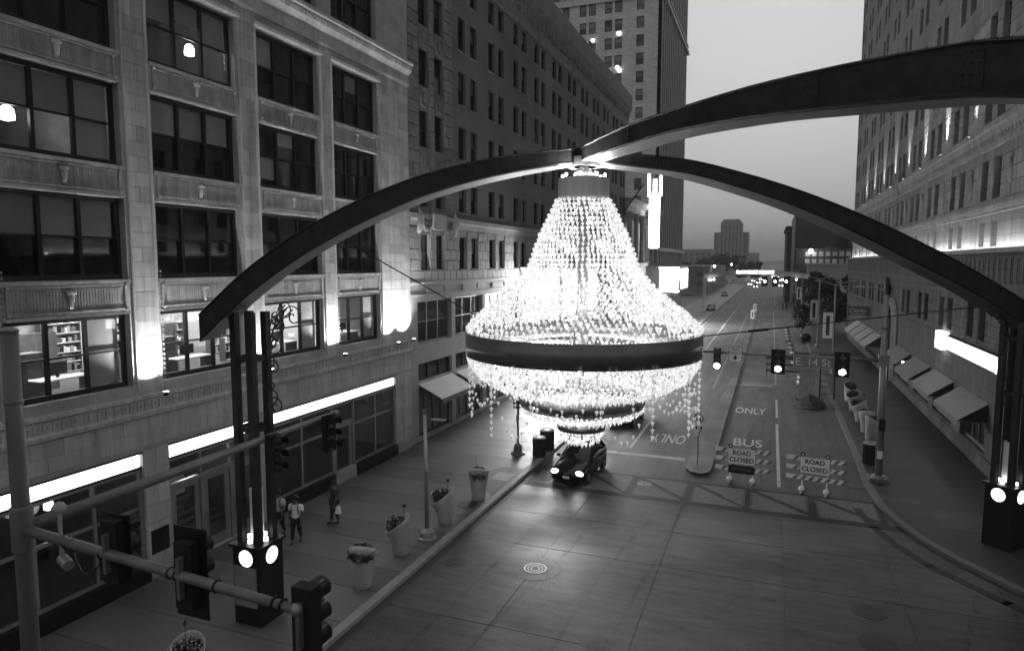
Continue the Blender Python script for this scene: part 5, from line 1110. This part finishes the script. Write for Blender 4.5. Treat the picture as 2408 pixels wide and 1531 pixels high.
part('pole', MB().tube([(-12.59, 33.6, .1), (-12.59, 33.6, 3.1)], .06, 12), 'steeld', t); part('foot', MB().lathe([(.42, .13), (.42, .2), (.26, .26), (.22, .6), (.08, .75)], (-12.59, 33.6), 8), 'steeld', t); part('walk_head', MB().box(-12.78, -12.38, 33.38, 33.58, 2.7, 3.15), 'black', t); part('screen', MB().box(-12.72, -12.44, 33.36, 33.379, 2.78, 3.08), 'panegrey', t); part('button_box', MB().box(-12.66, -12.5, 33.48, 33.54, 1.9, 2.3), 'steel', t)
def twin(x, y, label, h=8.6, ban=True):
    t = thing('street_lamp', label, 'street lamp', (x, y, .13), group='twin armed lamps along the right pavement')
    part('pole', MB().tube([(x, y, .1), (x, y, h)], [.12, .08], 10), 'steel', t)
    for s in (-1, 1):
        a = part('arm', MB().tube([(x, y, h-.15), (x+s*.5, y, h+.02), (x+s*1.1, y, h+.2)], .05, 8), 'steel', t); part('head', MB().sph((x+s*1.45, y, h+.23), .42, .16, .06, 10, 5), 'steel', a)
    if ban:
        b = part('banner', MB().box(x-.95, x-.12, y-.01, y+.01, 3.5, 5.9), 'banner', t); part('banner_print', MB().box(x-.68, x-.38, y-.016, y-.011, 3.75, 5.6), 'clothg', b); part('banner_bar', MB().tube([(x-1, y, 5.93), (x, y, 5.93)], .025, 6), 'steeld', t); part('banner_bar', MB().tube([(x-1, y, 3.47), (x, y, 3.47)], .025, 6), 'steeld', t)
    part('foot', MB().lathe([(.26, .13), (.22, .5), (.12, .6)], (x, y), 8), 'steel', t)
twin(5.6, 68.9, 'twin armed lamp with white banner, nearest on the right pavement'); twin(5.6, 91, 'twin armed lamp with white banner, second on the right pavement'); twin(8.5, 122, 'twin armed lamp set back by the dark tree', 8.8); twin(5.6, 141, 'twin armed lamp with white banner, fourth on the right pavement'); twin(5.6, 171, 'farthest twin armed lamp on the right pavement', 8.8)
# ================================================================== CAR
def car(loc, rotz, label, paint='car', lights=True, group=None):
    t = thing('car', label, 'car', loc, rotz, group, local=True)         # front towards local -Y, length 4.3
    st = [(-2.12, .62, .34, .52, .56), (-2.02, .76, .22, .6, .66), (-1.75, .83, .2, .7, .76), (-1.3, .86, .2, .8, .86), (-.75, .87, .2, .88, .96), (-.3, .87, .2, .9, 1.0), (.6, .87, .2, .93, 1.02), (1.4, .86, .2, .95, 1.03), (1.9, .82, .24, .95, 1.0), (2.1, .7, .36, .85, .9)]
    rows_ = []
    for y, w_, z0, zb, zd in st: rows_.append([(-w_*.9, y, z0), (-w_, y, z0+.15), (-w_, y, zb-.12), (-w_*.94, y, zb), (-w_*.6, y, zd), (0, y, zd+.02), (w_*.6, y, zd), (w_*.94, y, zb), (w_, y, zb-.12), (w_, y, z0+.15), (w_*.9, y, z0), (0, y, z0-.03)])
    b = MB(); b.loft(rows_); body = part('body', b, paint, t, True)
    g = [(-.78, .76, .95, .97), (-.3, .7, .98, 1.2), (.1, .62, 1.0, 1.4), (.45, .58, 1.0, 1.46), (1.2, .57, 1.0, 1.46), (1.6, .6, 1.0, 1.36), (1.98, .68, .98, 1.02)]
    rows_ = [[(-w_*1.12 if zt > 1.1 else -w_, y, zb), (-w_, y, zt-.05), (-w_*.8, y, zt), (0, y, zt+.015), (w_*.8, y, zt), (w_, y, zt-.05), (w_*1.12 if zt > 1.1 else w_, y, zb)] for y, w_, zb, zt in g]
    b = MB(); b.loft(rows_); part('windows', b, 'carglass', t, True)
    b = MB(); b.loft([[(-w_*.98, y, zt-.02), (-w_*.8, y, zt+.012), (0, y, zt+.03), (w_*.8, y, zt+.012), (w_*.98, y, zt-.02)] for y, w_, zb, zt in g[2:6]]); r_ = part('roof', b, paint, t, True)
    o = MB()
    for s in (-1, 1):
        o.tube([(s*.78, -.78, .96), (s*.63, .1, 1.39)], .03, 5); o.tube([(s*.62, .5, 1.43), (s*.74, .5, 1.0)], .03, 5); o.tube([(s*.58, 1.58, 1.37), (s*.72, 1.98, 1.0)], .045, 5)
    part('pillars', o, paint, r_)
    for s in (-1, 1):
        part('mirror', MB().sph((s*.96, -.52, 1.0), .11, .07, .08), paint, t, True)
        hl = MB(); hl.sph((s*.6, -1.99, .62), .2, .1, .11, 12, 8); part('headlight', hl, 'head' if lights else 'panegrey', t, True)
        for y in (-1.35, 1.3):
            wz = part('wheel', MB().tube([(s*.68, y, .31), (s*.885, y, .31)], .31, 20), 'tyre', t); part('rim', MB().tube([(s*.886, y, .31), (s*.895, y, .31)], .2, 14), 'rim', wz)
        part('door_handle', MB().cbox(s*.875, .35, .82, .02, .16, .03), 'rim', t)
        part('arch', MB().tube([(s*.86, y+.38*math.cos(a), .3+.38*math.sin(a)) for y in (-1.35,) for a in [PI*i/8 for i in range(9)]], .025, 5), 'black', t)
    part('grille', MB().box(-.4, .4, -2.14, -2.06, .48, .58), 'black', t); part('lower_intake', MB().box(-.5, .5, -2.1, -2.0, .25, .36), 'black', t); part('number_plate', MB().box(-.16, .16, -2.16, -2.13, .38, .5), 'white', t); part('badge', MB().sph((0, -2.12, .6), .06, .02, .03), 'rim', t)
    if lights:
        for s in (-1, 1): light('SPOT', 'headlight_beam', (s*.6, -2.15, .62), 9, t, (s*.6, -7, .1), .08, 70, .8)
    return t
car((-8.62, 31.9, 0), rad(-3), 'dark compact car with headlights on, crossing the brick crosswalk')
car((-8.72, 43.7, 0), rad(-2), 'dark car following behind, half hidden by the chandelier')
car((-12.15, 153.5, 0), 0, 'dark car parked by the far left kerb', 'car', False)
car((-13.6, 222, 0), 0, 'silver car far up the left side of the street', 'cars', False)
# ================================================================== PEOPLE
def skin(name, verts, edges, m, parent, sub=2):
    me = bpy.data.meshes.new(name); me.from_pydata([v[:3] for v in verts], edges, []); o = bpy.data.objects.new(name, me); C.objects.link(o)
    md_ = o.modifiers.new('skin', 'SKIN'); md_.use_smooth_shade = True
    for i, v in enumerate(verts): me.skin_vertices[0].data[i].radius = (v[3], v[4] if len(v) > 4 else v[3])
    me.skin_vertices[0].data[0].use_root = True
    s = o.modifiers.new('sub', 'SUBSURF'); s.levels = sub; s.render_levels = sub
    bpy.context.view_layer.update(); nm = bpy.data.meshes.new_from_object(o.evaluated_get(bpy.context.evaluated_depsgraph_get())); bpy.data.objects.remove(o)
    nm.materials.clear(); nm.materials.append(M[m]); r = bpy.data.objects.new(name, nm); C.objects.link(r); r.parent = parent; ORG[r] = (0, 0, 0); return r
def person(loc, rotz, label, shirt, trous, step=.25, h=1.76, bag=None, swing=.16, long=.0):
    t = thing('person', label, 'person', loc, rotz, None, local=True); s = h/1.76; t.scale = (s, s, s)   # faces local -Y
    a = step
    V = [(0, 0, .95, .15, .11), (0, .01, 1.15, .14, .1), (0, .01, 1.36, .17, .1), (0, 0, 1.47, .07, .07), (0, -.01, 1.55, .055, .06), (0, -.02, 1.66, .085, .1), (0, -.01, 1.74, .07, .08),
         (-.1, 0, .9, .09, .1), (-.1, -a*.55, .5, .065, .07), (-.1, -a*.75, .1, .04, .05), (-.1, -a*.75-.16, .04, .04, .03),
         (.1, 0, .9, .09, .1), (.1, a*.25, .5, .065, .07), (.1, a, .12, .04, .05), (.1, a-.14, .05, .04, .03),
         (-.2, .01, 1.4, .065), (-.25, swing*.4, 1.14, .05), (-.25, -.0+swing*.6-.08, .9, .035), (-.25, swing*.6-.1, .82, .028),
         (.2, .01, 1.4, .065), (.25, -swing*.4, 1.14, .05), (.25, -swing-.06, .92, .035), (.25, -swing-.08, .84, .028)]
    Ed = [(0, 1), (1, 2), (2, 3), (3, 4), (4, 5), (5, 6), (0, 7), (7, 8), (8, 9), (9, 10), (0, 11), (11, 12), (12, 13), (13, 14), (2, 15), (15, 16), (16, 17), (17, 18), (2, 19), (19, 20), (20, 21), (21, 22)]
    skin('body', V, Ed, 'skin', t)
    k = .035; q = lambda i, e=k, dz=0: (V[i][0], V[i][1], V[i][2]+dz, V[i][3]+e, (V[i][4] if len(V[i]) > 4 else V[i][3])+e)
    skin('shirt', [(0, .0, .86-long, .19, .15), q(1, .045), q(2), (0, 0, 1.45, .1, .09), q(15, .03), (-.24, swing*.3, 1.2, .085), q(19, .03), (.24, -swing*.3, 1.2, .085)], [(0, 1), (1, 2), (2, 3), (2, 4), (4, 5), (2, 6), (6, 7)], shirt, t)
    skin('trousers', [q(0, .02), q(7, .02), q(8, .02), (V[9][0], V[9][1], .13, .06, .065), q(11, .02), q(12, .02), (V[13][0], V[13][1], .15, .06, .065)], [(0, 1), (1, 2), (2, 3), (0, 4), (4, 5), (5, 6)], trous, t)
    for i, e in ((9, -.05), (13, -.05)): part('shoe', MB().sph((V[i][0], V[i][1]-.07, .045), .05, .14, .05), 'black', t, True)
    hr = MB(); hr.sph((0, .01, 1.7), .105, .12, .12, 14, 8); part('hair', hr, 'hair', t, True)
    fc = MB(); fc.sph((0, -.125, 1.64), .014, .02, .02)
    for sx in (-1, 1): fc.sph((sx*.1, 0, 1.65), .015, .03, .035)
    part('nose_and_ears', fc, 'skin', t)
    for sx in (-1, 1): part('eye', MB().sph((sx*.032, -.105, 1.68), .012), 'black', t)
    part('mouth', MB().cbox(0, -.115, 1.6, .045, .01, .01), 'black', t)
    for sx, i in ((-1, 18), (1, 22)):
        x, y, z = V[i][:3]; hd = MB(); hd.sph((x, y-.01, z-.04), .022, .045, .05)
        for f in range(4): hd.tube([(x, y-.045+.026*f, z-.07), (x-sx*.005, y-.045+.026*f, z-.11), (x-sx*.02, y-.047+.026*f, z-.135+.006*abs(f-1.5))], [.011, .01, .007], 6)
        hd.tube([(x, y-.05, z-.03), (x-sx*.015, y-.075, z-.06), (x-sx*.02, y-.075, z-.085)], [.012, .011, .008], 6); part('hand', hd, 'skin', t, True)
    if bag == 'pack':
        b = MB(); b.sph((0, .2, 1.2), .16, .12, .24, 10, 7); p = part('backpack', b, 'cloth', t, True)
        for sx in (-1, 1): part('strap', MB().tube([(sx*.11, .14, 1.42), (sx*.12, 0, 1.5), (sx*.12, -.15, 1.38), (sx*.14, -.12, 1.15), (sx*.16, .1, 1.05)], .018, 5), 'cloth', p)
    return t
person((-17.2, 19.95, .13), rad(12), 'person in a grey shirt with backpack straps walking towards the camera', 'shirtg', 'cloth', .26, 1.78, 'pack')
person((-16.2, 19.72, .13), rad(18), 'person in a loose white shirt walking towards the camera', 'shirt', 'cloth', .2, 1.76, 'pack', .1, .1)
person((-16.0, 21.78, .13), rad(-30), 'person in dark clothes by the black plinth, holding white bags', 'clothg', 'clothg', .12, 1.72, None, .05)
for k, (dx, dy, z) in enumerate(((.24, .02, .62), (.33, .1, .6))):
    x, y = -16.0+.2+dx*.3, 21.6+dy; t = thing('carrier_bag', ['white carrier bag in the dark clothed person\'s hand, larger of two', 'white carrier bag in the dark clothed person\'s hand, smaller of two'][k], 'bag', (x, y, z), group='white carrier bags')
    b = MB(); b.loft([[(x+sx*(.1-.05*i)*(1-k*.3), y+sy*.05*(1-.3*i), z+.28*i/1.0) for sx, sy in ((-1, -1), (1, -1), (1, 1), (-1, 1))] for i in (0, .4, 1)]); part('bag_body', b, 'white', t); part('handle', MB().tube([(x-.04, y, z+.27), (x, y, z+.36), (x+.04, y, z+.27)], .008, 5), 'white', t)
# ================================================================== ROADWORKS ON THE RIGHT
for k, (x, y) in enumerate(((2.43, 74), (2.4, 79), (2.43, 83.5), (2.4, 88), (2.42, 97), (2.42, 101), (2.42, 105.5), (2.6, 62))):
    t = thing('traffic_drum', 'striped traffic drum, %s along the closed lane' % ['second', 'third', 'fourth', 'fifth', 'sixth', 'seventh', 'farthest', 'nearest'][k], 'traffic drum', (x, y, 0), group='drums along the closed lane')
    part('foot', MB().lathe([(.38, 0), (.36, .08)], (x, y), 14), 'black', t)
    for i in range(5): part('band', MB().lathe([(.29-.012*i, .08+.2*i), (.278-.012*i, .28+.2*i)], (x, y), 16), 'white' if i % 2 else 'awn', t)
    part('grip', MB().tube([(x-.1, y, 1.08), (x, y, 1.16), (x+.1, y, 1.08)], .02, 5), 'black', t)
t = thing('earth_heap', 'dark heap of dug earth on the closed lane beside the planters', 'earth heap', (2.95, 53.2, 0))
o = MB(); rr = random.Random(4); rows_ = []
for i in range(7): f = i/6; rows_.append([(2.95+(1.15*(1-f**1.4)+.02)*math.cos(a)*(1+rr.uniform(-.1, .1)), 53.4+(1.5*(1-f**1.4)+.02)*math.sin(a)*(1+rr.uniform(-.1, .1)), .9*f+rr.uniform(-.04, .04)) for a in [2*PI*j/22 for j in range(22)]])
o.loft(rows_); part('heap', o, 'mud', t, True)
o = MB(); leaves(o, (2.9, 53.1, .35), (1.1, 1.2, .4), 120, .1, rr, .5); part('clods', o, 'mud', t)
t = thing('leaning_board', 'tall plywood board propped behind the earth heap', 'board', (2.6, 56.5, 0)); part('sheet', MB().add([(2.2, 56, .1), (3.3, 56, .1), (3.6, 57.2, 3.3), (2.5, 57.2, 3.3), (2.2, 56.1, .1), (3.3, 56.1, .1), (3.6, 57.3, 3.3), (2.5, 57.3, 3.3)], [(0, 1, 2, 3), (7, 6, 5, 4), (0, 3, 7, 4), (1, 5, 6, 2), (3, 2, 6, 7), (0, 4, 5, 1)]), 'board', t); part('prop', MB().tube([(2.9, 58.4, 0), (3.0, 57.3, 2.6)], .05, 6), 'bark', t)
t = thing('scaffold_rack', 'dark ladder-like rack standing beside the plywood board', 'rack', (4.0, 56, 0))
for x in (3.75, 4.75): part('upright', MB().box(x-.05, x+.05, 55.9, 56.0, 0, 3.2), 'black', t)
for z in (.5, 1.0, 1.5, 2.0, 2.5, 3.0): part('rung', MB().box(3.8, 4.7, 55.88, 55.98, z, z+.1), 'steeld', t)
t = thing('lane_barrier', 'low dark barrier across the closed lane', 'barrier', (1.6, 66, 0))
for z in (.5, 1.1, 1.7): part('rail', MB().box(-.2, 3.6, 66, 66.06, z, z+.18), 'clothg', t)
for x in (-.1, 1.7, 3.5): part('post', MB().box(x-.05, x+.05, 66.07, 66.13, 0, 1.9), 'steeld', t)
t = thing('buried_machine', 'small dark machine on the pavement edge among the roadworks', 'machine', (4.4, 97, .1)); part('hood', MB().sph((4.5, 97, .7), .7, .9, .6, 12, 8), 'black', t, True); part('track', MB().box(4.0, 5.0, 96.2, 97.8, .12, .4), 'blackm', t)
for k, (x, y) in enumerate(((5.2, 36.9), (2.6, 160), (3.4, 162))):
    if k == 0: continue
    t = thing('person', ['', 'distant person in dark clothes on the far crossing, left of two', 'distant person in dark clothes on the far crossing, right of two'][k], 'person', (x, y, 0), k, None, local=True)
    skin('body', [(0, 0, .95, .17, .13), (0, 0, 1.35, .2, .13), (0, 0, 1.5, .06), (0, 0, 1.66, .1), (-.1, -.1, .5, .08), (-.1, -.15, .06, .06), (.1, .1, .5, .08), (.1, .2, .06, .06), (-.26, 0, 1.1, .05), (.26, 0, 1.1, .05), (-.26, -.05, .85, .04), (.26, .05, .85, .04)], [(0, 1), (1, 2), (2, 3), (0, 4), (4, 5), (0, 6), (6, 7), (1, 8), (1, 9), (8, 10), (9, 11)], 'cloth', t, 1)
# ================================================================== TREES
def tree(x, y, h, rx, label, n=2600, group=None, leafsize=.28, zb=None, seed=1, flat=1.):
    rt = random.Random(seed); t = thing('tree', label, 'tree', (x, y, 0), 0, group); zb = zb or h*.35
    o = MB(); o.tube([(x, y, 0), (x+.1, y, zb), (x, y+.1, h*.75)], [.22*h/9, .15*h/9, .05], 8)
    for k in range(7):
        a = k*2.4; z = zb+(h*.4)*k/7; o.tube([(x, y, z*.9), (x+rx*.35*math.cos(a), y+rx*.35*math.sin(a), z+h*.1), (x+rx*.75*math.cos(a), y+rx*.75*math.sin(a), z+h*.18)], [.1, .06, .02], 5)
    part('trunk', o, 'bark', t); c = MB(); zc = (zb*.8+h)/2; hz = (h-zb*.8)/2
    for k in range(16):
        a = rt.uniform(0, 2*PI); q = rt.uniform(.2, .72); zz = rt.uniform(-.75, .75); s = rt.uniform(.28, .5); k2 = math.sqrt(1-zz*zz*.8)
        leaves(c, (x+rx*q*k2*math.cos(a), y+rx*q*k2*math.sin(a), zc+hz*zz), (rx*s, rx*s, hz*s*.8), n//16, leafsize, rt, .25)
    part('crown', c, 'leaft', t); return t
tree(8.9, 112, 9.6, 3.3, 'dark leafy street tree beside the far end of the podium', 3400, 'trees on the right', .3, 2.0, 2); tree(8.2, 127, 9.2, 3.2, 'dark leafy street tree behind the one by the podium', 2600, 'trees on the right', .3, 2.0, 3); tree(12.6, 118, 10.5, 3.8, 'taller dark tree against the white wall', 2600, 'trees on the right', .3, 2, 4)
tree(4.4, 107, 4.4, 1.6, 'small dark tree in the roadworks on the right', 900, 'trees on the right', .2, .9, 5)
for k, (x, y, h, r_) in enumerate(((-36, 390, 13, 7), (-26, 400, 16, 8), (-17, 395, 15, 7), (-9, 420, 12, 5), (-45, 380, 12, 7))):
    tree(x, y, h, r_, ['distant dark tree left of the far tower base', 'distant tall tree below the far tower', 'distant round tree right of the far tower', 'distant low tree at the end of the road', 'distant tree farthest left'][k], 1800, 'distant trees', .75, 2.5, 20+k)
# ================================================================== FAR STREET
g = thing('gateway_arch', 'far steel arch spanning the road with lit district letters', 'arch', (-3, 150, 0))
def az(x): return 8.0+1.0*(1-((x+3)/11.0)**2)
o = MB(); xs_ = [-13.6+21.6*i/30 for i in range(31)]
o.loft([[(x, 149.8, az(x)-.95), (x, 150.2, az(x)-.95), (x, 150.2, az(x)), (x, 149.8, az(x))] for x in xs_]); part('band', o, 'farw', g)
for x in (-13.4, 7.8): part('leg', MB().box(x-.3, x+.3, 149.6, 150.4, 0, az(x)-.8), 'farw', g)
text('letters', 'PLAYHOUSE SQUARE', 1.0, 'text', g, (-3.2, 149.75, 8.55), ext=.05, sx=.78)
for k in range(6): l = part('lamp', MB().sph((-12.4+k*.5 if k < 3 else -5.6+k*2.6, 149.5, 6.9+.05*k), .17, .1, .17), 'sigon', g)
for k, x in enumerate((-1.25, .75, 2.9)):
    t = signal((x, 149, 6.7), 0, ['far lit signal under the arch, left of three', 'far lit signal under the arch, middle of three', 'far lit signal under the arch, right of three'][k], 1, (.7, 1.3), 'far signals under the arch')
    t.scale = (1.6, 1.6, 1.6)
sg = thing('signal_mast', 'far left mast with a signal arm and white signs', 'mast', (-13.8, 154, .1)); part('pole', MB().tube([(-13.8, 154, .1), (-13.8, 154, 9.6)], .14, 8), 'steel', sg); part('arm', MB().tube([(-13.8, 154, 6.6), (-5.2, 154, 6.9)], .09, 8), 'steel', sg)
for x, w_ in ((-12.2, 1.9), (-8.4, .65), (-6.4, .65)): part('sign_plate', MB().box(x-w_/2, x+w_/2, 153.85, 153.9, 6.2, 6.95), 'white', sg)
for k, (y, z) in enumerate(((118, 1.9), (135, 1.9))):
    t = thing('median_sign', ['distant white sign on the median, nearer of two', 'distant white sign on the median, farther of two'][k], 'sign', (-2.7, y, .14), group='distant median signs'); part('post', MB().tube([(-2.7, y, .1), (-2.7, y, 2.8)], .04, 6), 'steeld', t); part('plate', MB().box(-3.0, -2.4, y-.05, y-.03, z-.6, z+.9), 'white', t); part('arrow', MB().box(-2.78, -2.62, y-.06, y-.051, z-.3, z+.5), 'letter', t)
def block(name, label, cat, x0, x1, y0, y1, h, m, wins=None, wm='farpane', parent=None, roof=True):
    t = thing(name, label, cat, ((x0+x1)/2, y0, 0)); part('wall', MB().box(x0, x1, y0, y1, 0, h), m, t)
    if roof: part('parapet', MB().box(x0-.2, x1+.2, y0-.2, y1+.2, h, h+.5), m, t)
    if wins:
        (u0, u1, nu, z0, z1, nz, ww, wh) = wins; me = MB().box(-ww/2, ww/2, -.06, 0, 0, wh).mesh('window', wm)
        for i in range(nu):
            for j in range(nz): inst('window', me, t, (u0+(u1-u0)*i/(nu-1), y0, z0+(z1-z0)*j/max(1, nz-1)))
    return t
t = thing('brick_block', 'tall dark windowless brick block beyond the podium', 'building', (11, 190, 0))
part('wall', MB().box(5.4, 17.2, 190, 225, 0, 22.6), 'fard', t); part('painted_lit_edge', MB().box(4.7, 5.4, 190.2, 192, 0, 22), 'farw', t); part('side_wing', MB().box(3.6, 4.7, 195, 230, 0, 20), 'fard', t); part('parapet', MB().box(5.2, 17.4, 189.8, 225.2, 22.6, 23.0), 'far', t); part('cornice', MB().box(3.2, 4.8, 194.5, 231, 19.6, 20.2), 'fard', t)  # pale strip puts the lit left edge of the block into the colour
block('brick_block', 'lower dark brick block right of the tall windowless one', 'building', 17.5, 30, 185, 210, 18, 'fard', (18.5, 22, 2, 12, 15, 2, 1.2, 1.4), 'panegrey')
t = block('motel', 'two storey far building with rows of pale windows and a small gable', 'building', 5.6, 19, 178, 188, 13.4, 'fard', (8.0, 18.4, 8, 10.3, 12.1, 2, 1.0, 1.1), 'blind'); part('gable', MB().loft([[(11.5, y, 13.9), (14, y, 13.9), (12.75, y, 14.8)] for y in (177.8, 179)]), 'fard', t)
block('white_wall_building', 'low white walled building behind the street trees', 'building', 7.8, 24, 168, 176, 9.9, 'farw')
lp = thing('globe_lamp', 'bright round lamp in front of the far two storey building', 'lamp', (8.6, 176, 0)); part('pole', MB().tube([(8.6, 176, 0), (8.6, 176, 13)], .1, 6), 'steeld', lp); part('globe', MB().sph((8.6, 176, 13.3), .5, n=12, m=8), 'lamp', lp)
# stepped tower far away
ft = thing('stepped_tower', 'hazy stepped stone tower far down the street', 'tower', (-44, 800, 0)); K = 1.6; zz = lambda z: 10.5+(z-10.5)*K
for x0, x1, y0, h in ((-34.5, -20.6, 0, 39.3), (-39.0, -16.0, 3, 32), (-35.8, -19.0, -2, 30), (-33, -22, 1, 41), (-44.7, -8.7, 4, 17.5)): part('block', MB().box(x0*K, x1*K, 800+y0, 850, 0, zz(h)), 'far', ft)
me = MB().box(-.9, .9, -.1, 0, 0, 2.6).mesh('window', 'farpane')
for i in range(6):
    for j in range(13): inst('window', me, ft, (-53.5+i*4.0, 797.9 if 14+j*1.75 < 29.5 else 799.9, zz(14+j*1.75)))
for x in (-60.5, -57.5, -29.5, -26.8):
    for j in range(10): inst('window', me, ft, (x, 802.9, zz(14+j*1.75)))
block('far_block', 'long low far building at the left of the road end', 'building', -110, -50, 620, 660, 22, 'far', (-108, -52, 12, 6, 17, 4, 2, 2)); block('far_block', 'low dark far building at the right of the road end', 'building', 9, 60, 420, 460, 13, 'fard', (10, 22, 4, 4, 9, 2, 2, 1.6)); block('far_block', 'low far warehouse at the end of the road', 'building', 12, 40, 640, 680, 17, 'fard')
block('far_block', 'far row of shops on the left of the road', 'building', -60, -20, 230, 330, 9, 'far', (-58, -22, 9, 3, 6, 2, 2, 1.5), 'panegrey')
struct('hills', MB().loft([[(x, 3000, -1), (x, 3010, 14+9*math.sin(x*.004)+5*math.sin(x*.011+1)), (x, 3100, -1)] for x in range(-1600, 1600, 80)], cap=False), 'fard')
# queue of distant cars, headlights on
rq = random.Random(8)
for k in range(26):
    x = rq.choice((-9.2, -6.0, 1.2, 4.0)); y = 300+k*19+rq.uniform(-6, 6)
    t = thing('car', 'distant car with bright headlights in the far queue', 'car', (x, y, 0), 0, 'distant cars with headlights')
    b = MB(); b.loft([[(x-.8, y+d, .3), (x+.8, y+d, .3), (x+.85, y+d, .8), (x+.6, y+d, zt), (x-.6, y+d, zt), (x-.85, y+d, .8)] for d, zt in ((0, .85), (1.1, .95), (1.9, 1.45), (3.2, 1.45), (4.2, 1.0))]); part('body', b, 'car', t)
    for s in (-.6, .6): part('headlight', MB().sph((x+s, y-.05, .65), .2, .08, .2, 8, 5), 'farhead', t)
for k, (x, y, z) in enumerate(((-19, 250, 9), (-17, 320, 9.5), (9.5, 330, 9), (8.5, 480, 9.5))):
    t = thing('street_lamp', ['distant lit lamp on the left, nearer', 'distant lit lamp on the left, farther', 'distant lit lamp on the right, nearer', 'distant lit lamp on the right, farther'][k], 'street lamp', (x, y, 0), group='distant lit lamps'); part('pole', MB().tube([(x, y, 0), (x, y, z)], .12, 6), 'steeld', t); part('globe', MB().sph((x, y, z+.3), .38, n=10, m=6), 'lamp', t)
# ================================================================== HAZE
hz = bpy.data.materials.new('haze'); hz.use_nodes = True; tt = hz.node_tree; tt.nodes.remove(tt.nodes['Principled BSDF'])
pv_ = tt.nodes.new('ShaderNodeVolumePrincipled'); pv_.inputs['Color'].default_value = (.9, .9, .9, 1); pv_.inputs['Density'].default_value = .00045; pv_.inputs['Anisotropy'].default_value = .2
tt.links.new(pv_.outputs[0], tt.nodes['Material Output'].inputs['Volume'])
ho = solo('haze', MB().box(-1700, 1700, -70, 4300, -2.2, 92), hz, None, None, None, 'stuff')
